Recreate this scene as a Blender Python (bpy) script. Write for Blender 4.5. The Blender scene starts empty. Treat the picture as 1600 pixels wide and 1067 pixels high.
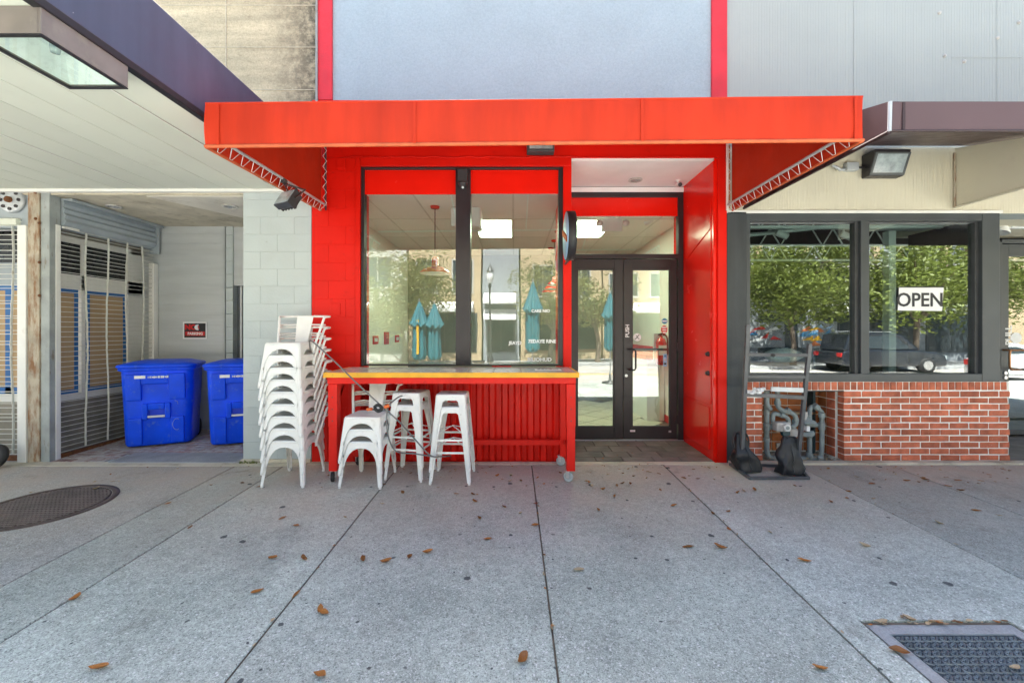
import bpy, bmesh, math, random
from mathutils import Vector, Matrix, noise
R = math.radians
random.seed(7)
scene = bpy.context.scene
col = scene.collection

# ------------------------------------------------------------------ camera, sky, sun, exposure
F, CX, CY, H, SL = 660.0, 803.0, 518.0, 1.63, 0.0212     # focal (px), principal point, eye height, pavement fall
cam_d = bpy.data.cameras.new('camera')
cam_d.sensor_width = 36.0
cam_d.lens = F / 1600 * 36
cam_d.shift_x = (800 - CX) / 1600
cam_d.shift_y = (CY - 533.5) / 1600
cam_d.clip_start, cam_d.clip_end = 0.05, 500
cam = bpy.data.objects.new('camera', cam_d)
cam.location = (0, 0, H)
cam.rotation_euler = (R(90), 0, 0)
col.objects.link(cam)
scene.camera = cam

SUN_DIR = Vector((-0.10, 1.0, 1.98)).normalized()          # towards the sun: behind the shop row
el = math.asin(SUN_DIR.z); az = math.atan2(SUN_DIR.x, SUN_DIR.y)
w = bpy.data.worlds.new('World'); scene.world = w; w.use_nodes = True
nt = w.node_tree
bg = nt.nodes['Background']
sky = nt.nodes.new('ShaderNodeTexSky'); sky.sky_type = 'NISHITA'; sky.sun_disc = False
sky.sun_elevation = el; sky.sun_rotation = az
sky.air_density = 1.0; sky.dust_density = 2.0; sky.ozone_density = 0.0
nt.links.new(sky.outputs[0], bg.inputs[0]); bg.inputs[1].default_value = 0.072
sun_d = bpy.data.lights.new('sun', 'SUN'); sun_d.energy = 5.0; sun_d.angle = R(0.53); sun_d.color = (1.0, 0.95, 0.86)
sun = bpy.data.objects.new('sun', sun_d); col.objects.link(sun)
sun.rotation_euler = (-SUN_DIR).to_track_quat('-Z', 'Y').to_euler()
sun.location = (0, 6, 20)
vs = scene.view_settings
scene.display_settings.display_device = 'sRGB'
vs.view_transform = 'Standard'; vs.look = 'None'; vs.gamma = 1.0; vs.use_curve_mapping = False
vs.exposure = 2.72
scene.render.engine = 'CYCLES'
scene.cycles.max_bounces = 10; scene.cycles.diffuse_bounces = 5; scene.cycles.glossy_bounces = 5
scene.cycles.transparent_max_bounces = 24
scene.cycles.use_denoising = True
scene.cycles.sample_clamp_indirect = 6
scene.cycles.caustics_reflective = False; scene.cycles.caustics_refractive = False

YF = 4.95                                                  # street face of the shop row
def P(px, py, y): return Vector(((px - CX) / F * y, y, H + (CY - py) / F * y))
def gz(y): return SL * y
def XF(px, y=YF): return (px - CX) / F * y
def ZF(py, y=YF): return H + (CY - py) / F * y

# ------------------------------------------------------------------ materials
def _n(t, kind, **kw):
    n = t.nodes.new(kind)
    for k, v in kw.items(): setattr(n, k, v)
    return n
def _mix(t, a, b, fac, mode='MIX'):
    m = _n(t, 'ShaderNodeMix', data_type='RGBA', blend_type=mode)
    for sock, val in ((m.inputs[0], fac), (m.inputs[6], a), (m.inputs[7], b)):
        if hasattr(val, 'is_output'): t.links.new(val, sock)
        elif isinstance(val, (int, float)): sock.default_value = val
        else: sock.default_value = (*val, 1)
    return m.outputs[2]
def _ramp(t, src, p0, p1, c0=0.0, c1=1.0):
    r = _n(t, 'ShaderNodeMapRange'); r.clamp = True
    t.links.new(src, r.inputs[0])
    r.inputs[1].default_value, r.inputs[2].default_value, r.inputs[3].default_value, r.inputs[4].default_value = p0, p1, c0, c1
    return r.outputs[0]
def _noise(t, co, scale, detail=4, rough=0.55, stretch=None):
    if stretch:
        mp = _n(t, 'ShaderNodeMapping'); mp.inputs['Scale'].default_value = stretch
        t.links.new(co, mp.inputs[0]); co = mp.outputs[0]
    n = _n(t, 'ShaderNodeTexNoise'); n.inputs['Scale'].default_value = scale
    n.inputs['Detail'].default_value = detail; n.inputs['Roughness'].default_value = rough
    t.links.new(co, n.inputs['Vector']); return n.outputs[0]
MATS = {}
def mat(name, c, rough=0.6, metal=0.0, var=0.12, vscale=3.0, bump=0.0, bscale=80.0, dirt=None, dscale=6.0, dlo=0.55, dhi=0.75,
        damt=0.6, rand=0.0, coat=0.0, spec=None, stretch=None, fine=0.0, fscale=250.0, chips=None, cscale=60.0, clo=0.66,
        trans=0.0, dstretch=None, bstretch=None, mould=None):
    m = bpy.data.materials.new(name); m.use_nodes = True
    t = m.node_tree; b = t.nodes['Principled BSDF']
    co = _n(t, 'ShaderNodeTexCoord').outputs['Object']
    if rand:
        oi = _n(t, 'ShaderNodeObjectInfo')
        add = _n(t, 'ShaderNodeVectorMath', operation='SCALE'); add.inputs[0].default_value = (37, 19, 53)
        t.links.new(oi.outputs['Random'], add.inputs['Scale'])
        a2 = _n(t, 'ShaderNodeVectorMath', operation='ADD')
        t.links.new(co, a2.inputs[0]); t.links.new(add.outputs[0], a2.inputs[1]); co = a2.outputs[0]
    lo = tuple(max(0, x * (1 - var)) for x in c); hi = tuple(min(1, x * (1 + var)) for x in c)
    out = _mix(t, lo, hi, _ramp(t, _noise(t, co, vscale, 6, stretch=stretch), 0.3, 0.7))
    if fine:
        out = _mix(t, out, _mix(t, (1 - fine,) * 3, (1 + fine,) * 3, _ramp(t, _noise(t, co, fscale, 2, 0.8), 0.3, 0.7)), 1.0, 'MULTIPLY')
    if rand:
        out = _mix(t, out, _mix(t, (1 - rand,) * 3, (1 + rand,) * 3, oi.outputs['Random']), 1.0, 'MULTIPLY')
    if dirt:
        f = _ramp(t, _noise(t, co, dscale, 8, 0.65, dstretch), dlo, dhi, 0, damt)
        out = _mix(t, out, dirt, f)
    if mould:                                                # dark mould grown in from one edge of the wall
        sx = _n(t, 'ShaderNodeSeparateXYZ'); t.links.new(co, sx.inputs[0])
        mm = _n(t, 'ShaderNodeMath', operation='MULTIPLY'); t.links.new(_ramp(t, sx.outputs[0], *mould), mm.inputs[0])
        t.links.new(_ramp(t, _noise(t, co, 9, 9, 0.75), 0.36, 0.56, 0.15, 0.92), mm.inputs[1]); out = _mix(t, out, (0.045, 0.042, 0.035), mm.outputs[0])
    if chips:
        f = _ramp(t, _noise(t, co, cscale, 3, 0.6), clo, clo + 0.02)
        out = _mix(t, out, chips, f)
    t.links.new(out, b.inputs['Base Color'])
    b.inputs['Metallic'].default_value = metal
    rr = _ramp(t, _noise(t, co, vscale * 4, 3), 0.3, 0.7, max(0.03, rough - 0.08), min(1, rough + 0.08))
    t.links.new(rr, b.inputs['Roughness'])
    if spec is not None: b.inputs['Specular IOR Level'].default_value = spec
    if coat: b.inputs['Coat Weight'].default_value = coat; b.inputs['Coat Roughness'].default_value = 0.15
    if bump:
        bn = _n(t, 'ShaderNodeBump'); bn.inputs['Strength'].default_value = bump; bn.inputs['Distance'].default_value = 0.01
        t.links.new(_noise(t, co, bscale, 5, 0.6, bstretch), bn.inputs['Height']); t.links.new(bn.outputs[0], b.inputs['Normal'])
    if trans:
        tr = _n(t, 'ShaderNodeBsdfTranslucent'); t.links.new(out, tr.inputs[0])
        mx = _n(t, 'ShaderNodeMixShader'); mx.inputs[0].default_value = trans
        o = t.nodes['Material Output']
        t.links.new(b.outputs[0], mx.inputs[1]); t.links.new(tr.outputs[0], mx.inputs[2]); t.links.new(mx.outputs[0], o.inputs[0])
    MATS[name] = m; return m

def mat_concrete(name, c, speck=0.34, gum=True, brown=0.5):
    m = bpy.data.materials.new(name); m.use_nodes = True
    t = m.node_tree; b = t.nodes['Principled BSDF']
    co = _n(t, 'ShaderNodeTexCoord').outputs['Object']
    oi = _n(t, 'ShaderNodeObjectInfo')
    big = _ramp(t, _noise(t, co, 0.9, 8, 0.6), 0.3, 0.72)
    out = _mix(t, tuple(x * 0.66 for x in c), tuple(x * 1.18 for x in c), big)
    out = _mix(t, out, _mix(t, (0.74,) * 3, (1.22,) * 3, _ramp(t, _noise(t, co, 22, 6, 0.8), 0.35, 0.65)), 1.0, 'MULTIPLY')
    out = _mix(t, out, _mix(t, (1 - speck,) * 3, (1 + speck,) * 3, _ramp(t, _noise(t, co, 95, 2, 0.9), 0.32, 0.68)), 1.0, 'MULTIPLY')
    # exposed aggregate: dark and pale grains
    for vsc, dk, lt in ((75, 0.86, 0.10), (150, 0.80, 0.16)):
        v = _n(t, 'ShaderNodeTexVoronoi'); v.inputs['Scale'].default_value = vsc; t.links.new(co, v.inputs['Vector'])
        sep = _n(t, 'ShaderNodeSeparateColor'); t.links.new(v.outputs['Color'], sep.inputs[0])
        near = _ramp(t, v.outputs['Distance'], 0.30, 0.50, 1, 0)
        def grain(lo, hi):
            g = _n(t, 'ShaderNodeMath', operation='MULTIPLY'); t.links.new(_ramp(t, sep.outputs[0], lo, hi), g.inputs[0]); t.links.new(near, g.inputs[1]); return g.outputs[0]
        out = _mix(t, out, tuple(x * 0.45 for x in c), grain(dk, dk + .03))
        out = _mix(t, out, (0.72, 0.73, 0.71), grain(lt, lt - .03))
    # brown grime, thicker towards the shop fronts, its colour lightened to offset awning shade
    sx = _n(t, 'ShaderNodeSeparateXYZ'); t.links.new(co, sx.inputs[0])
    toward = _ramp(t, sx.outputs[1], 2.6, 4.6)
    gr = _n(t, 'ShaderNodeMath', operation='MULTIPLY'); t.links.new(toward, gr.inputs[0])
    t.links.new(_ramp(t, _noise(t, co, 2.3, 7, 0.65), 0.28, 0.62, 0.25, min(.9, brown * 1.7)), gr.inputs[1])
    out = _mix(t, out, (0.53, 0.43, 0.34), gr.outputs[0])
    out = _mix(t, out, (0.13, 0.125, 0.12), _ramp(t, _noise(t, co, 1.3, 8, 0.72, (1, .45, 1)), 0.56, 0.76, 0, 0.55))
    out = _mix(t, out, (0.16, 0.14, 0.11), _ramp(t, _noise(t, co, 3.1, 9, 0.7), 0.60, 0.74, 0, 0.5))
    if gum:
        for sc, lim, dens in ((1.9, 0.040, 0.20), (3.1, 0.040, 0.15), (6.5, 0.045, 0.10)):
            v2 = _n(t, 'ShaderNodeTexVoronoi', voronoi_dimensions='2D'); v2.inputs['Scale'].default_value = sc
            wob = _n(t, 'ShaderNodeVectorMath', operation='SCALE'); wob.inputs['Scale'].default_value = 0.03
            nn = _n(t, 'ShaderNodeTexNoise'); nn.inputs['Scale'].default_value = 22; t.links.new(co, nn.inputs['Vector'])
            t.links.new(nn.outputs[1], wob.inputs[0])
            ad = _n(t, 'ShaderNodeVectorMath', operation='ADD'); t.links.new(co, ad.inputs[0]); t.links.new(wob.outputs[0], ad.inputs[1])
            flat = _n(t, 'ShaderNodeVectorMath', operation='MULTIPLY'); flat.inputs[1].default_value = (1, 1, 0)
            t.links.new(ad.outputs[0], flat.inputs[0]); t.links.new(flat.outputs[0], v2.inputs['Vector'])
            s2 = _n(t, 'ShaderNodeSeparateColor'); t.links.new(v2.outputs['Color'], s2.inputs[0])
            g = _n(t, 'ShaderNodeMath', operation='MULTIPLY')
            t.links.new(_ramp(t, v2.outputs['Distance'], lim, lim * 1.25, 0.85, 0), g.inputs[0]); t.links.new(_ramp(t, s2.outputs[1], dens, dens - .02), g.inputs[1])
            out = _mix(t, out, (0.035, 0.04, 0.048), g.outputs[0])
    out = _mix(t, out, _mix(t, (0.84,) * 3, (1.08,) * 3, oi.outputs['Random']), 1.0, 'MULTIPLY')
    t.links.new(out, b.inputs['Base Color']); b.inputs['Roughness'].default_value = 0.82
    bn = _n(t, 'ShaderNodeBump'); bn.inputs['Strength'].default_value = 0.35; bn.inputs['Distance'].default_value = 0.006
    t.links.new(_noise(t, co, 110, 4, 0.7), bn.inputs['Height']); t.links.new(bn.outputs[0], b.inputs['Normal'])
    MATS[name] = m; return m

def mat_glass(name, tint=(0.93, 0.97, 0.95), base=0.05, k=1.0, rough=0.0, ior=1.5):
    m = bpy.data.materials.new(name); m.use_nodes = True
    t = m.node_tree; t.nodes.remove(t.nodes['Principled BSDF']); o = t.nodes['Material Output']
    tr = _n(t, 'ShaderNodeBsdfTransparent'); tr.inputs[0].default_value = (*tint, 1)
    gl = _n(t, 'ShaderNodeBsdfGlossy'); gl.inputs['Roughness'].default_value = rough; gl.inputs[0].default_value = (0.96, 0.98, 1, 1)
    co = _n(t, 'ShaderNodeTexCoord').outputs['Object']
    bn = _n(t, 'ShaderNodeBump'); bn.inputs['Strength'].default_value = 0.04; bn.inputs['Distance'].default_value = 0.02
    t.links.new(_noise(t, co, 1.6, 1, 0.4), bn.inputs['Height']); t.links.new(bn.outputs[0], gl.inputs['Normal'])
    fr = _n(t, 'ShaderNodeFresnel'); ge = _n(t, 'ShaderNodeNewGeometry')
    t.links.new(_ramp(t, ge.outputs['Backfacing'], 0, 1, ior, 1 / ior), fr.inputs[0])
    ma = _n(t, 'ShaderNodeMath', operation='MULTIPLY_ADD'); ma.use_clamp = True
    t.links.new(fr.outputs[0], ma.inputs[0]); ma.inputs[1].default_value = k; ma.inputs[2].default_value = base
    mx = _n(t, 'ShaderNodeMixShader'); t.links.new(ma.outputs[0], mx.inputs[0])
    t.links.new(tr.outputs[0], mx.inputs[1]); t.links.new(gl.outputs[0], mx.inputs[2]); t.links.new(mx.outputs[0], o.inputs[0])
    MATS[name] = m; return m

def mat_emit(name, c, s):
    m = bpy.data.materials.new(name); m.use_nodes = True
    b = m.node_tree.nodes['Principled BSDF']
    b.inputs['Base Color'].default_value = (0.8, 0.8, 0.8, 1)
    b.inputs['Emission Color'].default_value = (*c, 1); b.inputs['Emission Strength'].default_value = s
    MATS[name] = m; return m

RED = (0.70, 0.010, 0.004)
mat('red_paint', RED, 0.42, spec=0.2, var=0.10, vscale=1.6, bump=0.12, bscale=26, dirt=(0.35, 0.01, 0.006), dscale=9, dlo=0.6, dhi=0.8, damt=0.5)
mat('red_gloss', (0.80, 0.012, 0.005), 0.2, var=0.08, vscale=1.3, bump=0.06, bscale=9, spec=0.3, coat=0.15)
mat('red_rough', (0.62, 0.03, 0.05), 0.7, var=0.15, vscale=4, bump=0.5, bscale=40)
mat('red_metal', (0.70, 0.012, 0.006), 0.42, spec=0.25, var=0.12, vscale=3, bump=0.05, bscale=30, dirt=(0.25, 0.015, 0.01), dscale=7, dlo=0.62, dhi=0.75, damt=0.7)
mat('red_fabric', (0.56, 0.036, 0.010), 0.6, spec=0.25, var=0.16, vscale=1.6, stretch=(3, 1, .5), bump=0.12, bscale=60, bstretch=(6, 1, .4), trans=0.12, dirt=(0.42, 0.03, 0.012), dscale=3.5, dlo=0.5, dhi=0.8, damt=0.4, dstretch=(5, 1, 0.6))
mat('red_hem', (0.60, 0.12, 0.04), 0.6, var=0.2, vscale=12, trans=0.08, dirt=(0.3, 0.12, 0.05), dscale=30, damt=0.7)
mat('brown_fabric', (0.105, 0.062, 0.070), 0.42, var=0.08, vscale=2, bump=0.05, bscale=300, trans=0.06)
mat('brown_seam', (0.035, 0.018, 0.02), 0.5)
mat('stucco', (0.33, 0.415, 0.485), 0.75, var=0.05, vscale=1.6, bump=1.0, bscale=24, dirt=(0.24, 0.31, 0.37), dscale=34, dlo=0.60, dhi=0.68, damt=0.28, fine=.07, fscale=45)
mat('stand_metal', (0.085, 0.09, 0.098), 0.36, var=0.2, vscale=9, dirt=(0.16, 0.155, 0.15), dscale=14, dlo=0.6, dhi=0.78, damt=0.5)
mat('board_concrete', (0.50, 0.43, 0.30), 0.85, var=0.24, vscale=1.4, bump=0.8, bscale=30, dirt=(0.12, 0.10, 0.075), dscale=11, dlo=0.54, dhi=0.74, damt=0.45, dstretch=(1, 1, 2.2), stretch=(0.6, 1, 6), fine=0.16, fscale=60, mould=(-2.95, -2.32))
mat('form_line', (0.50, 0.46, 0.36), 0.8, var=0.2, vscale=20)
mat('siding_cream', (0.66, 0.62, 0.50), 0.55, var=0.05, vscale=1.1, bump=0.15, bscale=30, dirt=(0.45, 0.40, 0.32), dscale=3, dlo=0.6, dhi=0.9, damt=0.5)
mat('siding', (0.37, 0.405, 0.405), 0.55, var=0.05, vscale=1.1, bump=0.15, bscale=30, dirt=(0.45, 0.43, 0.38), dscale=3, dlo=0.6, dhi=0.9, damt=0.4)
mat('fascia_navy', (0.066, 0.078, 0.135), 0.40, var=0.12, vscale=1.5, bump=0.05, bscale=20, stretch=(1, 6, 0.5), chips=(0.5, 0.5, 0.55), cscale=26, clo=0.735)
mat('black_trim', (0.012, 0.012, 0.016), 0.5)
mat('soffit_paint', (0.65, 0.68, 0.60), 0.6, var=0.05, vscale=1.2, bump=0.10, bscale=8, rand=0.03, dirt=(0.50, 0.49, 0.43), dscale=3, dlo=0.6, dhi=0.85, damt=0.5)
mat('white_paint', (0.80, 0.80, 0.77), 0.5, var=0.06, vscale=4, bump=0.1, bscale=40, dirt=(0.5, 0.47, 0.4), dscale=8, dlo=0.62, dhi=0.8, damt=0.5)
mat('plaster_white', (0.86, 0.86, 0.87), 0.7, var=0.06, vscale=2.5, bump=0.35, bscale=14, dirt=(0.55, 0.53, 0.52), dscale=4, dlo=0.6, dhi=0.8, damt=0.4)
mat('block_grey', (0.47, 0.53, 0.54), 0.6, var=0.06, vscale=2.5, bump=0.22, bscale=45, rand=0.012, dirt=(0.25, 0.25, 0.24), dscale=13, dlo=0.66, dhi=0.74, damt=0.6)
mat('mortar_grey', (0.40, 0.44, 0.445), 0.8, var=0.1)
mat('siding_grey', (0.50, 0.53, 0.54), 0.6, var=0.08, vscale=1.2, bump=0.15, bscale=30, stretch=(1, 1, 8))
mat('dark_door', (0.10, 0.11, 0.125), 0.5)
mat('raw_concrete', (0.58, 0.53, 0.42), 0.85, var=0.22, vscale=2.2, bump=0.5, bscale=22, dirt=(0.22, 0.18, 0.12), dscale=5, dlo=0.52, dhi=0.72, damt=0.7)
mat('old_plaster', (0.72, 0.68, 0.60), 0.8, var=0.12, vscale=2.2, bump=0.4, bscale=14, dirt=(0.35, 0.30, 0.24), dscale=6)
mat('rusty_steel', (0.42, 0.37, 0.29), 0.75, var=0.25, vscale=5, bump=0.5, bscale=40, dirt=(0.22, 0.085, 0.02), dscale=7, dlo=0.46, dhi=0.62, damt=0.9, dstretch=(2, 2, 0.5))
mat('grey_steel', (0.33, 0.36, 0.36), 0.6, var=0.2, vscale=5, bump=0.3, bscale=40, dirt=(0.16, 0.10, 0.05), dscale=8, dlo=0.58, dhi=0.7, damt=0.8, dstretch=(2, 2, 0.5))
mat('rust', (0.17, 0.065, 0.025), 0.85, var=0.4, vscale=20, bump=0.6, bscale=60)
mat('galv', (0.50, 0.53, 0.56), 0.45, metal=0.35, var=0.12, vscale=6, dirt=(0.3, 0.28, 0.24), dscale=9)
mat('blue_grey_metal', (0.36, 0.41, 0.45), 0.5, var=0.1, vscale=4, bump=0.05, bscale=20)
mat('grille_paint', (0.70, 0.71, 0.67), 0.5, var=0.1, vscale=20, dirt=(0.35, 0.28, 0.18), dscale=12, dlo=0.58, dhi=0.75, damt=0.7)
mat('brown_paper', (0.48, 0.34, 0.20), 0.8, var=0.12, vscale=2, bump=0.3, bscale=4)
mat('blue_tape', (0.03, 0.15, 0.42), 0.6)
mat('dark_void', (0.012, 0.013, 0.014), 0.3)
mat('kneewall', (0.27, 0.25, 0.21), 0.8, var=0.3, vscale=3)
mat('bronze', (0.026, 0.022, 0.026), 0.38, var=0.15, vscale=6, spec=0.5, dirt=(0.08, 0.075, 0.075), dscale=16, dlo=0.64, dhi=0.8, damt=0.5, bump=0.03, bscale=30)
mat('charcoal', (0.038, 0.045, 0.050), 0.55, var=0.18, vscale=2.5, bump=0.25, bscale=22, stretch=(5, 5, 0.6), dirt=(0.13, 0.135, 0.135), dscale=10, dlo=0.66, dhi=0.8, damt=0.5)
mat('charcoal_frame', (0.060, 0.068, 0.074), 0.42, var=0.12, vscale=4, dirt=(0.2, 0.2, 0.2), dscale=22, dlo=0.68, dhi=0.76, damt=0.6)
mat('black_metal', (0.045, 0.048, 0.053), 0.38, var=0.2, vscale=9, dirt=(0.10, 0.095, 0.09), dscale=14, dlo=0.6, dhi=0.78, damt=0.5)
mat('black_nylon', (0.016, 0.018, 0.022), 0.48, var=0.3, vscale=7, bump=0.35, bscale=20, dirt=(0.09, 0.09, 0.085), dscale=9, dlo=0.58, dhi=0.8, damt=0.35)
mat('black_rubber', (0.02, 0.02, 0.02), 0.7)
mat('chair_white', (0.87, 0.87, 0.84), 0.36, var=0.05, vscale=5, rand=0.03, dirt=(0.58, 0.54, 0.46), dscale=9, dlo=0.60, dhi=0.80, damt=0.6, chips=(0.10, 0.09, 0.085), cscale=55, clo=0.735)
mat('stool_white', (0.83, 0.83, 0.80), 0.42, var=0.05, vscale=5, rand=0.03, dirt=(0.55, 0.51, 0.45), dscale=9, dlo=0.60, dhi=0.8, damt=0.6, chips=(0.07, 0.055, 0.05), cscale=62, clo=0.69)
mat('counter_tile', (0.70, 0.68, 0.68), 0.18, var=0.14, vscale=5, rand=0.08, fine=0.1, fscale=40)
mat('counter_grout', (0.25, 0.22, 0.22), 0.8)
mat('yellow_edge', (0.80, 0.40, 0.02), 0.5, var=0.12, vscale=6, dirt=(0.25, 0.15, 0.05), dscale=14, dlo=0.62, dhi=0.72, damt=0.8)
mat('caster_grey', (0.42, 0.46, 0.46), 0.5, var=0.1)
mat('zinc', (0.60, 0.60, 0.60), 0.35, metal=0.8, var=0.1)
mat('bin_blue', (0.002, 0.075, 0.88), 0.4, spec=0.3, var=0.18, vscale=3.5, bump=0.12, bscale=20, dirt=(0.14, 0.24, 0.62), dscale=12, dlo=0.56, dhi=0.76, damt=0.6, chips=(0.25, 0.35, 0.75), cscale=38, clo=0.73)
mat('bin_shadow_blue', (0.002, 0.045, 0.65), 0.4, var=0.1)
mat('white_print', (0.82, 0.83, 0.84), 0.5, var=0.03)
mat('scuff_blue', (0.30, 0.38, 0.72), 0.6)
mat('brick', (0.52, 0.145, 0.075), 0.8, chips=(0.62, 0.50, 0.42), cscale=75, clo=0.70, var=0.34, vscale=9, bump=0.5, bscale=70, rand=0.22, fine=0.12, fscale=140, dirt=(0.50, 0.36, 0.28), dscale=30, dlo=0.63, dhi=0.74, damt=0.55)
mat('brick_orange', (0.40, 0.135, 0.045), 0.7, var=0.25, vscale=6, bump=0.3, bscale=50, rand=0.2, dirt=(0.10, 0.05, 0.03), dscale=9, dlo=0.55, dhi=0.75, damt=0.6)
mat('mortar_white', (0.86, 0.84, 0.79), 0.85, var=0.12, vscale=8, bump=0.5, bscale=60, dirt=(0.35, 0.3, 0.25), dscale=9, dlo=0.6, dhi=0.78, damt=0.5)
mat('pipe_grey', (0.25, 0.30, 0.31), 0.5, var=0.18, vscale=8, bump=0.15, bscale=40, dirt=(0.16, 0.13, 0.09), dscale=14, dlo=0.56, dhi=0.72, damt=0.7)
mat('pipe_pale', (0.50, 0.49, 0.48), 0.5, var=0.2, vscale=20)
mat('slate', (0.17, 0.145, 0.13), 0.5, var=0.35, vscale=5, bump=0.5, bscale=18, rand=0.25, dirt=(0.20, 0.15, 0.12), dscale=6, dlo=0.5, dhi=0.75, damt=0.5)
mat('grout', (0.09, 0.08, 0.07), 0.9, var=0.2)
mat('paver_red', (0.26, 0.10, 0.085), 0.8, var=0.3, vscale=6, bump=0.4, bscale=40, rand=0.3, dirt=(0.44, 0.43, 0.40), dscale=7, dlo=0.32, dhi=0.56, damt=0.9)
mat('floor_tile', (0.58, 0.51, 0.40), 0.5, var=0.1, vscale=4, rand=0.06)
mat('interior_wall', (0.82, 0.80, 0.74), 0.7, var=0.03, vscale=2, bump=0.05)
mat('ceiling_tile', (0.84, 0.81, 0.79), 0.85, var=0.04, vscale=2, bump=0.3, bscale=120, rand=0.03, fine=0.05, fscale=150)
mat('ceiling_grid', (0.62, 0.60, 0.57), 0.5)
mat('lamp_red', (0.55, 0.02, 0.012), 0.2, coat=0.5)
mat('black_ceiling', (0.010, 0.012, 0.014), 0.8)
mat('joist_grey', (0.78, 0.80, 0.80), 0.5)
mat('plastic_white', (0.72, 0.73, 0.73), 0.4, var=0.05)
mat('plastic_bag', (0.68, 0.70, 0.72), 0.3, var=0.15, vscale=12, bump=0.8, bscale=18)
mat('iron_cover', (0.115, 0.085, 0.075), 0.62, metal=0.2, var=0.3, vscale=5, bump=0.2, bscale=60, dirt=(0.14, 0.085, 0.05), dscale=6, dlo=0.5, dhi=0.7, damt=0.6)
mat('iron_rib', (0.22, 0.18, 0.165), 0.5, metal=0.3, var=0.3, vscale=6, dirt=(0.2, 0.12, 0.07), dscale=6, damt=0.5)
mat('plate_steel', (0.055, 0.075, 0.095), 0.40, metal=0.4, var=0.25, vscale=6, bump=0.1, bscale=60)
mat('plate_rib', (0.18, 0.22, 0.26), 0.35, metal=0.5, var=0.2, vscale=9)
mat('leaf_brown', (0.34, 0.13, 0.025), 0.5, var=0.3, vscale=18, rand=0.45)
mat('leaf_tan', (0.44, 0.33, 0.20), 0.65, var=0.25, vscale=18, rand=0.3)
mat('sign_blue', (0.33, 0.52, 0.76), 0.4)
mat('sign_orange', (0.62, 0.16, 0.04), 0.5)
mat('sign_red', (0.62, 0.02, 0.02), 0.5)
mat('sign_black', (0.02, 0.02, 0.025), 0.5)
mat('sticker_blue', (0.05, 0.22, 0.42), 0.4)
mat('cable_grey', (0.15, 0.15, 0.15), 0.4, var=0.1)
mat('lock_orange', (0.80, 0.16, 0.03), 0.4)
mat('copper', (0.40, 0.20, 0.10), 0.3, metal=0.8)
mat('asphalt', (0.42, 0.40, 0.37), 0.9, var=0.2, vscale=0.7, bump=0.3, bscale=90, fine=0.15, fscale=70)
mat('road_yellow', (0.75, 0.50, 0.05), 0.7, var=0.1)
mat('road_white', (0.75, 0.75, 0.72), 0.7, var=0.1)
mat('far_cream', (0.46, 0.36, 0.23), 0.85, var=0.08)
mat('far_grey', (0.27, 0.29, 0.31), 0.85, var=0.06)
mat('far_white', (0.46, 0.45, 0.42), 0.85, var=0.06)
mat('far_brick', (0.42, 0.24, 0.16), 0.85, var=0.2, vscale=3)
mat('far_window', (0.03, 0.045, 0.055), 0.15, spec=0.6)
mat('awning_white', (0.80, 0.80, 0.80), 0.7)
mat('bark', (0.17, 0.13, 0.10), 0.9, var=0.3, vscale=8, bump=0.8, bscale=20)
mat('foliage', (0.16, 0.20, 0.035), 0.55, var=0.4, vscale=1.2, rand=0.2, trans=0.3)
mat('foliage_pale', (0.26, 0.27, 0.11), 0.55, var=0.4, vscale=1.2, trans=0.3)
mat('teal_fabric', (0.02, 0.15, 0.19), 0.7, var=0.15, vscale=5)
mat('yellow_fabric', (0.75, 0.42, 0.02), 0.7)
mat('car_dark', (0.012, 0.016, 0.024), 0.2, coat=1.0)
mat('car_white', (0.6, 0.61, 0.62), 0.25, coat=1.0)
mat('hydrant_red', (0.55, 0.03, 0.02), 0.4)
mat('led_lens', (0.34, 0.40, 0.43), 0.15, coat=0.8, var=.3, vscale=14)
mat('lens_glass', (0.34, 0.40, 0.41), 0.08, var=0.5, vscale=5, coat=1.0)
mat('orange_rust', (0.50, 0.20, 0.05), 0.7, var=0.3, vscale=12, dirt=(0.1, 0.06, 0.04), dscale=20)
mat('joint_dirt', (0.17, 0.14, 0.105), 0.95, var=0.4, vscale=20)
mat('vault_concrete', (0.36, 0.37, 0.375), 0.85, var=0.15, vscale=5, bump=0.3, bscale=90, fine=0.2, fscale=110)
mat('patch_concrete', (0.30, 0.31, 0.32), 0.85, var=0.2, vscale=4, bump=0.3, bscale=60, fine=0.15, fscale=90)
mat('red_chair', (0.50, 0.02, 0.02), 0.4)
mat('dark_teal', (0.015, 0.05, 0.065), 0.5)
mat_concrete('sidewalk_concrete', (0.50, 0.545, 0.49))
mat_concrete('old_concrete', (0.47, 0.48, 0.45), gum=False, brown=0.7)
mat_glass('shop_glass', base=0.085, k=1.0)
mat_glass('lamp_glass', base=0.0, k=0.5)
mat('back_wall_paint', (0.20, 0.20, 0.18), 0.7, var=0.2, vscale=1.2)
mat('reflector', (0.80, 0.83, 0.84), 0.3, var=0.12, vscale=6)
mat_glass('dark_glass', tint=(0.84, 0.92, 0.90), base=0.14, k=1.0)
mat_emit('light_panel', (0.80, 1.0, 0.70), 4.6)

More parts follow.
